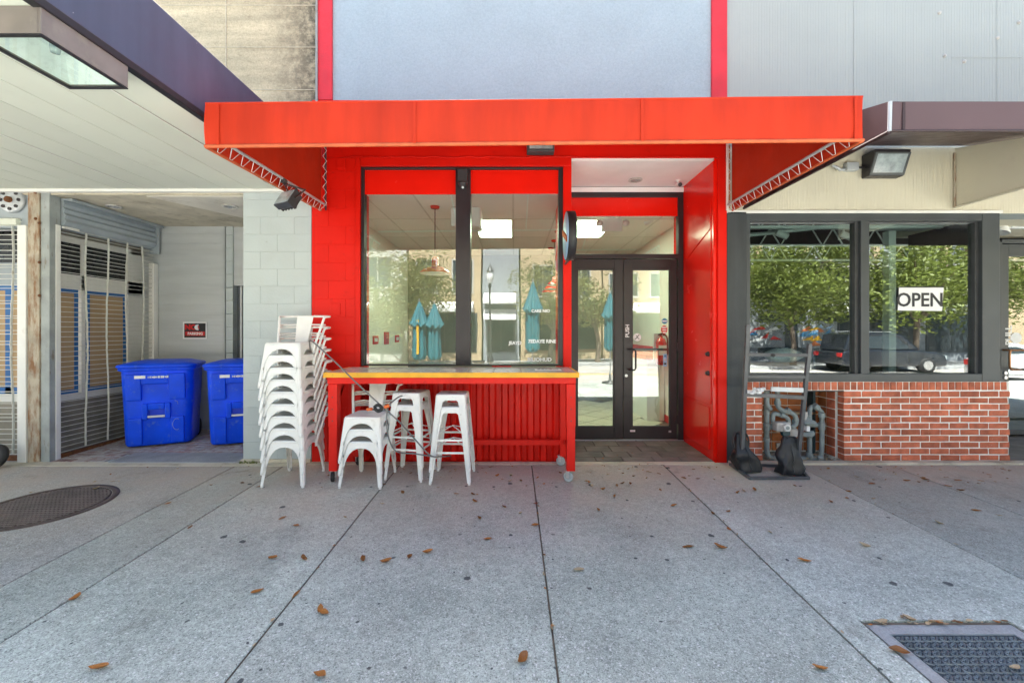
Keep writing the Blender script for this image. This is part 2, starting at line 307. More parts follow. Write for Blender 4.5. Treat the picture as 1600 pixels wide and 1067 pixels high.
# ------------------------------------------------------------------ mesh builder
class MB:
    def __init__(s): s.v = []; s.f = []; s.sm = []
    def add(s, vs, fs, smooth=False):
        o = len(s.v); s.v += [tuple(p) for p in vs]; s.f += [tuple(i + o for i in f) for f in fs]; s.sm += [smooth] * len(fs); return s
    def box(s, x0, x1, y0, y1, z0, z1):
        return s.add([(x0,y0,z0),(x1,y0,z0),(x1,y1,z0),(x0,y1,z0),(x0,y0,z1),(x1,y0,z1),(x1,y1,z1),(x0,y1,z1)],
                     [(0,3,2,1),(4,5,6,7),(0,1,5,4),(1,2,6,5),(2,3,7,6),(3,0,4,7)])
    def hexa(s, b, t): return s.add(list(b) + list(t), [(0,3,2,1),(4,5,6,7),(0,1,5,4),(1,2,6,5),(2,3,7,6),(3,0,4,7)])
    def obox(s, m, sx, sy, sz):
        hx, hy, hz = sx / 2, sy / 2, sz / 2
        pts = [m @ Vector(p) for p in [(-hx,-hy,-hz),(hx,-hy,-hz),(hx,hy,-hz),(-hx,hy,-hz),(-hx,-hy,hz),(hx,-hy,hz),(hx,hy,hz),(-hx,hy,hz)]]
        return s.add(pts, [(0,3,2,1),(4,5,6,7),(0,1,5,4),(1,2,6,5),(2,3,7,6),(3,0,4,7)])
    def bar(s, a, b, wx, wy=None, up=(0, 0, 1)):
        a, b = Vector(a), Vector(b); d = b - a; wy = wy or wx
        z = d.normalized(); u = Vector(up)
        if abs(z.dot(u)) > 0.95: u = Vector((1, 0, 0)) if abs(z.x) < 0.9 else Vector((0, 1, 0))
        x = u.cross(z).normalized(); y = z.cross(x)
        m = Matrix((x, y, z)).transposed().to_4x4(); m.translation = (a + b) / 2
        return s.obox(m, wx, wy, d.length)
    def tube(s, path, r, n=8, cap=True, closed=False):
        path = [Vector(p) for p in path]; k = len(path)
        rs = r if isinstance(r, (list, tuple)) else [r] * k
        tans = []
        for i in range(k):
            if closed: d = path[(i + 1) % k] - path[i - 1]
            else: d = path[min(i + 1, k - 1)] - path[max(i - 1, 0)]
            tans.append(d.normalized())
        u = Vector((0, 0, 1))
        if abs(tans[0].dot(u)) > 0.9: u = Vector((1, 0, 0))
        u = (u - tans[0] * u.dot(tans[0])).normalized()
        vs, fs = [], []
        for i in range(k):
            u = (u - tans[i] * u.dot(tans[i])).normalized(); w_ = tans[i].cross(u)
            for j in range(n):
                a = 2 * math.pi * j / n
                vs.append(path[i] + (u * math.cos(a) + w_ * math.sin(a)) * rs[i])
        for i in range(k if closed else k - 1):
            for j in range(n):
                i2 = (i + 1) % k
                fs.append((i * n + j, i * n + (j + 1) % n, i2 * n + (j + 1) % n, i2 * n + j))
        s.add(vs, fs, True)
        if cap and not closed:
            s.add([vs[j] for j in range(n)], [tuple(reversed(range(n)))]); s.add([vs[(k - 1) * n + j] for j in range(n)], [tuple(range(n))])
        return s
    def cyl(s, a, b, r, r2=None, n=16): return s.tube([a, b], [r, r if r2 is None else r2], n)
    def lathe(s, prof, n=24, m=None, cap=True):
        vs = []; k = len(prof); m = m or Matrix()
        for r, z in prof:
            for j in range(n):
                a = 2 * math.pi * j / n; vs.append(m @ Vector((r * math.cos(a), r * math.sin(a), z)))
        fs = [(i * n + j, i * n + (j + 1) % n, (i + 1) * n + (j + 1) % n, (i + 1) * n + j) for i in range(k - 1) for j in range(n)]
        s.add(vs, fs, True)
        if cap:
            if prof[0][0] > 1e-4: s.add(vs[:n], [tuple(reversed(range(n)))])
            if prof[-1][0] > 1e-4: s.add(vs[-n:], [tuple(range(n))])
        return s
    def loft(s, rings, cap=True, smooth=True):
        n = len(rings[0]); vs = [p for r in rings for p in r]
        fs = [(i * n + j, i * n + (j + 1) % n, (i + 1) * n + (j + 1) % n, (i + 1) * n + j) for i in range(len(rings) - 1) for j in range(n)]
        s.add(vs, fs, smooth)
        if cap: s.add(rings[0], [tuple(reversed(range(n)))]); s.add(rings[-1], [tuple(range(n))])
        return s
    def prism(s, poly, d):                                   # poly of 3-D points swept by vector d
        n = len(poly); d = Vector(d); a = [Vector(p) for p in poly]
        return s.add(a + [p + d for p in a], [tuple(reversed(range(n))), tuple(range(n, 2 * n))] + [(i, (i + 1) % n, n + (i + 1) % n, n + i) for i in range(n)])
    def mesh(s, name, m, bevel=0.0, seg=2, recalc=True):
        me = bpy.data.meshes.new(name); me.from_pydata(s.v, [], s.f)
        me.polygons.foreach_set('use_smooth', s.sm); me.update()
        if bevel or recalc:
            bm = bmesh.new(); bm.from_mesh(me)
            if recalc: bmesh.ops.recalc_face_normals(bm, faces=bm.faces)
            if bevel:
                es = [e for e in bm.edges if e.is_manifold and e.calc_face_angle(0) > 0.5]
                bmesh.ops.bevel(bm, geom=es, offset=bevel, segments=seg, affect='EDGES', profile=0.5, clamp_overlap=True)
            bm.to_mesh(me); bm.free()
        if m: me.materials.append(MATS[m] if isinstance(m, str) else m)
        return me
    def build(s, name, m, parent=None, bevel=0.0, seg=2, recalc=True):
        o = bpy.data.objects.new(name, s.mesh(name, m, bevel, seg, recalc)); col.objects.link(o)
        if parent: attach(o, parent)
        return o
def world_of(p):
    t = Matrix.Translation(p.location) if p.type == 'EMPTY' and not p.get('_local') else Matrix()
    return t
def attach(o, parent):
    o.parent = parent
    if parent.type == 'EMPTY' and not parent.get('_local'):
        o.matrix_parent_inverse = Matrix.Translation(parent.location).inverted()
def B(x0, x1, y0, y1, z0, z1): return MB().box(x0, x1, y0, y1, z0, z1)
def thing(name, label, cat, loc=(0, 0, 0), rz=0.0, group=None, local=False):
    o = bpy.data.objects.new(name, None); col.objects.link(o); o.empty_display_size = 0.1
    o.location = loc; o.rotation_euler = (0, 0, rz); tag(o, label, cat, group)
    if local: o['_local'] = 1
    return o
def tag(o, label=None, cat=None, group=None, kind=None):
    for k, v in (('label', label), ('category', cat), ('group', group), ('kind', kind)):
        if v: o[k] = v
    return o
def piece(name, me, parent, loc=(0, 0, 0), rot=(0, 0, 0), sc=None):   # a piece sharing mesh data
    o = bpy.data.objects.new(name, me); col.objects.link(o)
    o.location = loc; o.rotation_euler = rot
    if sc: o.scale = sc
    if parent: attach(o, parent)
    return o
def dup(root, loc, rz=None, label=None, group=None):
    r = root.copy(); col.objects.link(r); r.location = loc
    if rz is not None: r.rotation_euler = (0, 0, rz)
    if label: r['label'] = label
    if group: r['group'] = group
    for ch in list(root.children):
        c = ch.copy(); col.objects.link(c); c.parent = r
        for g in list(ch.children):
            d = g.copy(); col.objects.link(d); d.parent = c
    return r
def text_mb(txt, size, extrude=0.001, mw=None):
    cu = bpy.data.curves.new('txt', 'FONT'); cu.body = txt; cu.size = size; cu.extrude = extrude
    cu.align_x = 'CENTER'; cu.align_y = 'CENTER'; cu.resolution_u = 3
    if mw: cu.offset = mw
    o = bpy.data.objects.new('txt', cu); col.objects.link(o)
    dg = bpy.context.evaluated_depsgraph_get()
    me = bpy.data.meshes.new_from_object(o.evaluated_get(dg))
    mb = MB(); mb.add([v.co.copy() for v in me.vertices], [tuple(p.vertices) for p in me.polygons])
    bpy.data.objects.remove(o); bpy.data.curves.remove(cu); bpy.data.meshes.remove(me)
    return mb
def text_on(txt, size, loc, name, m, parent, rot=(R(90), 0, 0), extrude=0.001, sx=1.0, bold=None):
    mb = text_mb(txt, size, extrude, bold)
    mt = Matrix.Translation(loc) @ Matrix.Rotation(rot[2], 4, 'Z') @ Matrix.Rotation(rot[1], 4, 'Y') @ Matrix.Rotation(rot[0], 4, 'X') @ Matrix.Diagonal((sx, 1, 1, 1))
    mb.v = [tuple(mt @ Vector(p)) for p in mb.v]
    return mb.build(name, m, parent, recalc=False)
def xf(mb, m): mb.v = [tuple(m @ Vector(p)) for p in mb.v]; return mb
def rrect(cx, cy, hx, hy, r, z, n=4):
    pts = []
    for sx, sy, a0 in ((1, 1, 0), (-1, 1, 90), (-1, -1, 180), (1, -1, 270)):
        for i in range(n + 1):
            a = R(a0 + 90 * i / n); pts.append(Vector((cx + sx * (hx - r) + r * math.cos(a), cy + sy * (hy - r) + r * math.sin(a), z)))
    return pts
def smooth(pts, n=8):
    out = []; pts = [Vector(p) for p in pts]
    for i in range(len(pts) - 1):
        p0, p1, p2, p3 = pts[max(i - 1, 0)], pts[i], pts[i + 1], pts[min(i + 2, len(pts) - 1)]
        for k in range(n):
            u = k / n; out.append(.5 * ((2 * p1) + (p2 - p0) * u + (2 * p0 - 5 * p1 + 4 * p2 - p3) * u * u + (3 * p1 - p0 - 3 * p2 + p3) * u ** 3))
    out.append(pts[-1]); return out
# ------------------------------------------------------------------ ground
def slope_mb(mb): mb.v = [(x, y, z + gz(y)) for x, y, z in mb.v]; return mb
KERB = -2.2
sidewalk = tag(slope_mb(B(-30, 44, KERB, 4.94, -0.15, -0.012)).build('sidewalk', 'joint_dirt'), kind='structure')
xs = [-22, -19, -16, -13, -10.2, -7.4, -3.17, -2.62, -1.312, 0.203, 1.714, 3.23, 4.30, 5.9, 7.5, 9.0, 10.5, 12.0]
xs += [13.5 + 1.5 * i for i in range(20)]
for i, (a, b) in enumerate(zip(xs, xs[1:])):
    g = 0.005
    m = 'old_concrete' if b <= -3.1 else 'sidewalk_concrete'
    if abs(a - 1.714) < .01:                                   # slab with the opening for the vault cover
        mb = MB()
        X0, X1, Y0, Y1 = 1.888, 2.708, 1.28, 2.315
        for (p, q, r_, t_) in ((a + g, b - g, Y1, 4.92), (a + g, X0, Y0, Y1), (X1, b - g, Y0, Y1), (a + g, b - g, -0.7, Y0)): mb.box(p, q, r_, t_, -0.011, 0)
        slope_mb(mb).build('slab', m, sidewalk)
        slope_mb(B(a + g, b - g, KERB + .16, -0.714, -0.011, 0)).build('slab', m, sidewalk, bevel=0.005, seg=1)
        continue
    if a < -13 or a > 11:                                      # beyond the frame: seen in reflections only
        slope_mb(B(a + g, b - g, KERB + .16, 4.92, -0.011, 0)).build('slab', m, sidewalk, bevel=0.005, seg=1); continue
    slope_mb(B(a + g, b - g, -0.7, 4.92, -0.011, 0)).build('slab', m, sidewalk, bevel=0.005, seg=1)
    slope_mb(B(a + g, b - g, KERB + .16, -0.714, -0.011, 0)).build('slab', m, sidewalk, bevel=0.005, seg=1)
slope_mb(B(-30, 44, KERB, KERB + .15, -0.17, 0.001)).build('kerb', 'vault_concrete', sidewalk, bevel=0.015)
slope_mb(B(-13, -2.4, 4.80, 4.94, -0.01, 0.004)).build('threshold_strip', 'raw_concrete', sidewalk, bevel=0.004)
slope_mb(B(2.50, 9, 4.84, 4.94, -0.01, 0.022)).build('footing_strip', 'raw_concrete', sidewalk, bevel=0.008)
slope_mb(B(-2.37, 2.34, 4.85, 4.944, -0.01, 0.006)).build('threshold_strip', 'raw_concrete', sidewalk, bevel=0.004)
ROADZ = -0.20
road = tag(B(-30, 44, -10.6, KERB, ROADZ - .3, ROADZ).build('road', 'asphalt'), kind='structure')
B(-30, 44, -6.55, -6.43, ROADZ, ROADZ + .004).build('centre_line', 'road_yellow', road)
B(-30, 44, -6.30, -6.18, ROADZ, ROADZ + .004).build('centre_line', 'road_yellow', road)
far_walk = tag(B(-30, 44, -14.4, -10.6, ROADZ - .2, ROADZ + .14).build('far_sidewalk', 'vault_concrete', bevel=0.01), kind='structure')
tag(B(-150, 150, -150, 60, -1.0, -0.8).build('ground', 'asphalt'), kind='structure')

# entry floor of the door recess: slate tiles
YD = 5.84
GE = gz(YF) + 0.004
ef = tag(B(.675, 2.345, YF - 0.004, 7.0, GE - .12, GE - .006).build('entry_floor', 'grout'), kind='structure')
tx = [.68, .97, 1.29, 1.66, 1.98, 2.342]; ty = [YF, 5.10, 5.32, 5.56, 5.80, 5.90]
for j in range(5):
    off = (0.0, .13, -.05, .1, .02)[j]
    xx = [.68] + [x + off for x in tx[1:-1]] + [2.342]
    for i in range(5):
        mb = B(xx[i] + .004, xx[i + 1] - .004, ty[j] + .004, ty[j + 1] - .004, GE - .006, GE + .006)
        mb.v = [(x, y, z + (y - YF) * 0.016 + random.uniform(-.001, .001)) for x, y, z in mb.v]
        mb.build('slate_tile', 'slate', ef, bevel=0.003, seg=1)

# ------------------------------------------------------------------ red shop
X0, X1 = XF(487), XF(1135)
XW0, XW1, XJ = XF(563), XF(880), XF(893)
XR = 2.346                                                     # face of the recess side wall
ZL, ZH, ZS = 3.565, 3.665, 1.225                               # window head, header, sill
zg = gz(YF)
shop = thing('red_shop', 'bright red shopfront with tall window and recessed glass doors under white upper wall', 'shop', (0, YF, zg))
mb = B(X0, XW0, YF, YF + .3, zg - .05, ZH)
mb.build('column', 'red_paint', shop, bevel=0.008)
for z in [zg + 0.203 * k for k in range(1, 17)]:                # faint block joints under the paint
    pass
col_mb = MB()
for k in range(0, 17):
    z0 = zg + .212 * k; z1 = min(z0 + .209, ZH - .004)
    if z1 - z0 < .05: continue
    cut = X0 + (.20 if k % 2 else .40)
    col_mb.box(X0 + .004, cut - .0015, YF - .004, YF + .01, z0, z1); col_mb.box(cut + .0015, XW0 - .06, YF - .004, YF + .01, z0, z1)
col_mb.build('block_face', 'red_paint', shop, bevel=0.002, seg=1)['kind'] = 'stuff'
B(XW0 - .055, XW0, YF - .012, YF + .01, 1.0, ZH - .003).build('window_trim', 'red_paint', shop, bevel=0.004)
B(X0 + .003, X1 - .003, YF + .004, YF + .25, ZH, 4.34).build('header', 'red_paint', shop)
B(XW0 + .003, XJ - .003, YF - .014, YF + .16, ZL, ZH - .004).build('lintel', 'red_paint', shop, bevel=0.004)
lip = MB(); pth = [(XW0 - .2 + .08 * i, YF - .016, ZH + .0 + random.uniform(-.006, .006)) for i in range(int((X1 - XW0) / .08))]
lip.tube(pth, [random.uniform(.005, .011) for _ in pth], 6).build('caulk_seam', 'red_paint', shop)
B(X0 + .30, X0 + .40, YF - .018, YF - .004, ZF(264), ZF(248)).build('cover_plate', 'red_paint', shop, bevel=0.004)
B(X0 + .22, X0 + .34, YF - .012, YF - .004, ZF(492), ZF(474)).build('cover_plate', 'red_paint', shop, bevel=0.004)
B(XW1, XJ, YF - .002, YD, zg - .04, ZH - .005).build('jamb', 'red_paint', shop, bevel=0.006)
# base wall with corrugated cladding
B(XW0 + .002, XW1 - .002, YF + .06, YF + .2, zg - .05, ZS - .03).build('base_wall', 'red_paint', shop)
mb = MB(); x = X0 + .14; pts = []
pitch = .150; dpt = .055
while x < XW1 - .02:
    for dx, dy in ((0, 0), (.052, 0), (.075, dpt), (.127, dpt)): pts.append((min(x + dx, XW1 - .004), YF - .012 + dy))
    x += pitch
vs = []
for (a, b) in pts: vs += [(a, b, zg + .02 + .006 * math.sin(a * 40)), (a, b, ZS - .04)]
mb.add(vs, [(2 * i, 2 * i + 2, 2 * i + 3, 2 * i + 1) for i in range(len(pts) - 1)])
o = mb.build('corrugated_panel', 'red_metal', shop)
# recess
B(XR, X1 - .003, YF + .02, 6.2, zg - .05, ZH - .004).build('reveal_wall', 'red_gloss', shop)
B(XF(1121) , X1, YF - .012, YF + .018, zg - .03, ZH - .004).build('corner_trim', 'red_paint', shop, bevel=0.006)
mb = MB()
mb.box(XR - .012, XR - .001, 5.06, 5.74, zg + .10, zg + .62)
mb.build('kick_panel', 'red_gloss', shop, bevel=0.006)
mb = MB()
mb.box(XR - .009, XR - .001, 5.02, 5.035, zg + .66, 3.2); mb.box(XR - .009, XR - .001, 5.04, 5.72, zg + .655, zg + .67)
mb.bar((XR - .004, 5.04, 2.86), (XR - .004, 5.70, 2.62), .012)
mb.build('panel_bead', 'red_gloss', shop, bevel=0.003)
for z in (1.36, 1.13):
    mb = MB(); mt = Matrix.Translation((XR - .001, 5.09, z)) @ Matrix.Rotation(R(-90), 4, 'Y')
    mb.lathe([(.03, 0), (.03, .008), (.018, .012), (.024, .024), (.018, .034), (.001, .036)], 14, mt).build('door_knob', 'bronze', shop)
B(XJ - .002, XR + .01, YF + .02, 6.2, ZH - .03, ZH + .03).build('recess_ceiling', 'plaster_white', shop)
# upper wall
XU0, XU1 = XF(519), XF(1112)
B(XU0, XU1, YF + .02, YF + .3, 4.34, 6.3).build('upper_wall', 'stucco', shop)
B(XF(497), XU0, YF - .01, YF + .3, 4.34, 6.3).build('upper_trim', 'red_rough', shop, bevel=0.006)
B(XU1, XF(1136), YF - .01, YF + .3, 4.34, 6.3).build('upper_trim', 'red_rough', shop, bevel=0.006)
# shell behind
B(X0 - .10, X0 + .06, YF + .3, 9.4, zg - .05, 6.2).build('side_wall', 'interior_wall', shop)
B(2.53, 2.68, 6.2, 9.4, zg - .05, 6.2).build('side_wall', 'interior_wall', shop)
B(X0, 2.6, 9.2, 9.4, zg - .05, 6.2).build('back_wall', 'back_wall_paint', shop)
B(X0 - .1, 2.68, YF + .3, 9.4, 6.14, 6.28).build('roof', 'raw_concrete', shop)
B(2.522, 2.53, 6.25, 9.2, zg + .02, zg + .14).build('wall_base', 'sign_red', shop)
B(2.515, 2.53, 6.9, 9.2, 1.26, 1.36).build('chair_rail', 'sign_red', shop)

# shop window
YG = YF + .06
win = MB()
for (a, b, c, d) in ((XW0, XF(568), ZS, ZL), (XF(873), XW1, ZS, ZL), (XF(568), XF(873), ZL - .025, ZL), (XF(568), XF(873), ZS, ZS + .02)):
    win.box(a, b, YF + .02, YF + .12, c, d)
win.box(XF(712), XF(735), YF - .005, YF + .12, ZS + .02, ZL - .025)
win = win.build('window', 'bronze', shop, bevel=0.003)
B(XF(568), XF(712), YG, YG + .006, ZS + .02, ZL - .025).build('pane', 'shop_glass', win)
B(XF(735), XF(873), YG, YG + .006, ZS + .02, ZL - .025).build('pane', 'shop_glass', win)
B(XF(568), XF(712), YG - .012, YG - .004, ZF(302), ZL - .027).build('head_panel', 'red_gloss', win)
B(XF(735), XF(873), YG - .012, YG - .004, ZF(301), ZL - .027).build('head_panel', 'red_gloss', win)
for txt, px, py, s, sx in (('CARE', 838, 486, .047, 1.0), ('NIO', 853.5, 486, .047, 1), ('7EDAYE RINE', 847, 533.5, .056, 1.0), ('JEAYD', 805, 536, .054, 1), ('BILIOHUD', 843, 562, .060, 1.05)):
    text_on(txt, s, P(px, py, YG - .003), 'lettering', 'white_print', win, sx=sx, bold=.002)

# entrance: transom and pair of doors, all at YD
def xd(px): return (px - CX) / F * YD
def zd(py): return H + (CY - py) / F * YD
fr = MB()
zb = GE + .02
dl, dr, dm = xd(879), XR - .002, xd(974.5)
dz = zd(404)
fr.box(XJ + .002, dl + .02, YD, YD + .09, zb, ZH - .035); fr.box(xd(1060), dr, YD, YD + .09, zb, ZH - .035)
fr.box(dl + .02, xd(1060), YD, YD + .09, zd(308), ZH - .035); fr.box(dl + .02, xd(1060), YD, YD + .09, dz, zd(397))
fr = fr.build('door_frame', 'bronze', shop, bevel=0.003)
B(XJ + .002, dr, YD - .012, YD - .001, zd(300.5), zd(293)).build('ceiling_trim', 'plaster_white', shop)
B(dl + .02, xd(1060), YD + .03, YD + .038, zd(337), zd(308)).build('head_panel', 'red_gloss', fr)
B(dl + .02, xd(1060), YD + .045, YD + .051, zd(397), zd(337) + .001).build('pane', 'shop_glass', fr)
B(XJ + .002, dr, YD - .02, YD + .1, zb - .03, zb + .006).build('door_sill', 'zinc', fr, bevel=0.004)
def leaf_door(a, b, ga, gb):
    mb = MB(); z0, z1, g0, g1 = zb + .012, dz - .006, zd(668), zd(420)
    mb.box(a, ga, YD + .02, YD + .065, z0, z1); mb.box(gb, b, YD + .02, YD + .065, z0, z1)
    mb.box(ga, gb, YD + .02, YD + .065, z0, g0); mb.box(ga, gb, YD + .02, YD + .065, g1, z1)
    bd = .016
    for (p, q, r_, t_) in ((ga, ga + bd, g0, g1), (gb - bd, gb, g0, g1), (ga + bd, gb - bd, g0, g0 + bd), (ga + bd, gb - bd, g1 - bd, g1)):
        mb.box(p, q, YD + .028, YD + .058, r_, t_)
    d = mb.build('door', 'bronze', shop, bevel=0.003)
    B(ga + bd, gb - bd, YD + .042, YD + .048, g0 + bd, g1 - bd).build('pane', 'shop_glass', d)
    return d
d1 = leaf_door(xd(881.5), dm - .003, xd(902), xd(960.5))
d2 = leaf_door(dm + .003, xd(1058.5), xd(988), xd(1048.5))
def dp(px, py, dy=0.0): v = P(px, py, YD); v.y += dy; return v
MB().tube([dp(983, 546, .02), dp(983, 546, -.05), dp(990, 546, -.055), dp(991.5, 549, -.055), dp(991.5, 574, -.055), dp(990, 577.5, -.055), dp(983, 577.5, -.05), dp(983, 577.5, .02)], .013, 10).build('handle', 'black_metal', d2)
B(xd(988), xd(1048), YD + .07, YD + .10, zd(548.5), zd(544.5)).build('push_bar', 'bronze', d2)
B(xd(880) - .012, xd(880) + .014, YD - .004, YD + .018, zd(551), zd(536)).build('hinge', 'bronze', d1, bevel=0.002)
for py in (427, 541, 655): B(xd(1058) - .006, xd(1058) + .02, YD - .004, YD + .018, zd(py + 7), zd(py - 7)).build('hinge', 'bronze', d2, bevel=0.002)
MB().cyl(dp(979, 587, .022), dp(979, 587, .008), .02).build('lock_cylinder', 'zinc', d2)
text_on('PUSH', .075, dp(981, 517, .017), 'lettering', 'white_print', d2, rot=(R(90), R(-90), 0), bold=.002)
B(xd(985), xd(993), YD + .017, YD + .0195, zd(675), zd(672)).build('sticker', 'white_print', d2)
B(xd(1045.5), xd(1049.5), YD + .017, YD + .0195, zd(676), zd(673)).build('sticker', 'pipe_pale', d2)
def disc(px, py, r, m, name, parent, dy=.038):
    c = dp(px, py, dy); return MB().cyl(c, c + Vector((0, .002, 0)), r, n=20).build(name, m, parent)
o = disc(1040, 501.5, .040, 'sticker_blue', 'sticker', d2); B(xd(1036.5), xd(1043.5), YD + .036, YD + .0375, zd(502.6), zd(500.6)).build('sticker', 'white_print', d2)
mb = MB(); c = dp(1039.5, 515, .038)
mb.prism([c + Vector((.047 * math.cos(R(22.5 + 45 * i)), 0, .062 * math.sin(R(22.5 + 45 * i)))) for i in range(8)], (0, .002, 0)).build('sticker', 'sign_red', d2)
for k in range(3): B(xd(1036 + k * .5), xd(1043 - k * .3), YD + .036, YD + .0375, zd(511.5 + k * 4 + 1), zd(511.5 + k * 4 - 1)).build('sticker', 'white_print', d2)
disc(997, 527, .055, 'white_print', 'sticker', d2)
mb = MB().tube([dp(993, 530, .036), dp(996, 528, .036), dp(998, 525, .036), dp(1000, 523, .036)], .005, 6); mb.tube([dp(995, 524, .036), dp(998, 528, .036), dp(1000, 530, .036)], .004, 6); mb.build('sticker', 'sign_black', d2)
B(xd(1038), xd(1043.5), YD + .036, YD + .039, zd(573), zd(553)).build('sticker', 'sign_blue', d2)
for k in range(3): B(xd(1039), xd(1042.5), YD + .034, YD + .0355, zd(558 + 6 * k), zd(555 + 6 * k)).build('sticker', ('sticker_blue', 'pipe_pale', 'sign_black')[k], d2)

# shop interior: ceiling, floor
ZC = 3.30
sc_ = tag(MB().box(X0 + .06, .66, YF + .3, 9.2, ZC + .03, ZC + .12).box(.66, 2.53, 5.945, 9.2, ZC + .03, ZC + .12).build('shop_ceiling', 'ceiling_grid'), kind='structure')
tile_m = None
lights = [(-.62, 6.26), (.95, 6.26)]
cxs = [-2.45 + .61 * i for i in range(9)]; cys = [5.06 + 1.2 * j for j in range(4)]
cxs = [-2.31, -1.84, -1.23, -.62, -.01, .60, .93, 1.54, 2.15, 2.53]
ty_ = [5.10, 6.26, 7.46, 8.66, 9.2]
for j in range(4):
    for i in range(9):
        if (i in (3, 6)) and j == 1: continue
        if ty_[j] < 5.84 and cxs[i] > .55: 
            B(cxs[i] + .012, cxs[i + 1] - .012, 5.95, ty_[j + 1] - .012, ZC - .004, ZC + .02).build('ceiling_tile', 'ceiling_tile', sc_); continue
        B(cxs[i] + .012, cxs[i + 1] - .012, ty_[j] + .012, ty_[j + 1] - .012, ZC - .004, ZC + .02).build('ceiling_tile', 'ceiling_tile', sc_)
gr = MB()
for x in cxs: gr.box(x - .012, x + .012, 5.95 if x > .55 else 5.1, 9.19, ZC - .006, ZC + .004)
for y in ty_: gr.box(-2.3, 2.52 if y > 5.9 else .6, y - .012 if y > 5.2 else y, y + .012 if y < 9.1 else y + .001, ZC - .007, ZC + .003)
gr.build('ceiling_bars', 'ceiling_grid', sc_)
for (x, where) in ((-.62, 'seen through the shop window'), (.93, 'seen through the transom over the doors')):
    t = thing('ceiling_light', 'glowing greenish ceiling light panel inside the red shop, ' + where, 'ceiling light', (x + .3, 6.86, ZC), group='ceiling lights of the red shop')
    B(x + .03, x + .58, 6.30, 7.42, ZC - .012, ZC + .012).build('diffuser', 'light_panel', t)
    f_ = MB()
    for q in ((x + .002, x + .03, 6.28, 7.44), (x + .58, x + .608, 6.28, 7.44), (x + .03, x + .58, 6.28, 6.30), (x + .03, x + .58, 7.42, 7.44)): f_.box(*q, ZC - .016, ZC + .02)
    f_.build('frame', 'white_paint', t)
FZ = GE + .03
sf = tag(B(X0, 2.6, 5.93, 9.3, FZ - .14, FZ - .006).build('shop_floor', 'grout'), kind='structure')
tm = B(-.215, .215, -.215, .215, -.006, 0).mesh('floor_tile', 'floor_tile', bevel=0.003, seg=1)
c45 = .45 / math.sqrt(2)
for i in range(-12, 13):
    for j in range(-10, 16):
        x = 1.2 + (i - j) * c45; y = 6.0 + (i + j) * c45
        if .2 < x < 2.22 and 6.25 < y < 9.0: piece('floor_tile', tm, sf, (x, y, FZ), (0, 0, R(45)))

# ------------------------------------------------------------------ left building
lb = thing('left_building', 'grey block building with shuttered windows and an alcove beside the red shop', 'building', (-6, YF, zg))
PX0, PX1 = XF(380), X0 - .004
B(PX0 + .006, PX1 - .006, YF + .01, YF + .5, zg - .05, 3.30).build('pilaster', 'mortar_grey', lb)
for k in range(16):
    z0 = zg + .03 + .2025 * k; z1 = min(z0 + .199, 3.27)
    cuts = [PX0, PX0 + .20, PX0 + .60, PX1] if k % 2 else [PX0, PX0 + .40, PX1]
    for a, b in zip(cuts, cuts[1:]):
        B(a + .0007, b - .0007, YF, YF + .49, z0, z1 + .002).build('block', 'block_grey', lb, bevel=0.0011, seg=1)
B(PX0 - .02, PX1, YF - .03, YF + .1, zg - .04, zg + .035).build('plinth', 'raw_concrete', lb, bevel=0.012)
XG = -5.46; YB = 6.46; ZA = 3.235
af = tag(B(XG - .3, PX1, YF - .001, YB + .1, zg - .15, zg - .008).build('alcove_floor', 'mortar_grey'), kind='structure')
pm = B(-.098, .098, -.047, .047, -.012, .0).mesh('paver', 'paver_red', bevel=0.004, seg=1)
for j in range(15):
    y = YF + .06 + .1 * j
    x = XG - .05 + (.1 if j % 2 else 0)
    while x < PX0 + .35:
        if not (y < 5.27 and -4.72 < x < -3.2): piece('paver', pm, af, (x, y, gz(y) + .002), (SL, 0, 0))
        x += .2
mb = B(-4.72, PX0 + .02, 4.90, 5.26, -.02, .012); slope_mb(mb).build('concrete_patch', 'patch_concrete', af, bevel=0.008)
# back wall of the alcove
B(XG - .3, XF(351, YB), YB, YB + .2, zg - .05, ZA).build('alcove_wall', 'siding_grey', lb)
mb = MB()
for k in range(20): mb.box(XG + .05, XF(349, YB), YB - .006, YB + .001, zg + .08 + .155 * k, zg + .08 + .155 * k + .150)
mb.build('wall_boards', 'siding_grey', lb, bevel=0.002, seg=1)['kind'] = 'stuff'
for k in range(16):
    B(XF(353, YB), XF(364, YB), YB - .004, YB + .2, zg + .2 * k, zg + .2 * k + .196).build('block', 'block_grey', lb, bevel=0.003, seg=1)
B(XF(364, YB), PX1, YB + .02, YB + .2, ZF(446, YB), ZA).build('alcove_wall', 'siding_grey', lb)
B(XF(364, YB), PX1, YB + .10, YB + .16, zg, ZF(446, YB) - .002).build('alcove_door', 'dark_door', lb)
B(XF(373, YB), XF(376, YB), YB + .03, YB + .10, zg, ZF(446, YB) - .002).build('door_jamb', 'siding_grey', lb)
B(XG - .4, PX0 + .004, YF + .01, YB + .2, ZA, ZA + .12).build('alcove_ceiling', 'raw_concrete', lb)
mb = MB().prism([(-4.35, YF + .05, ZA - .008), (PX0, YF + .05, ZA - .008), (PX0, YB - .05, ZA - .008), (-3.7, YB - .3, ZA - .008)], (0, 0, .01))
mb.build('ceiling_patch', 'old_plaster', lb)
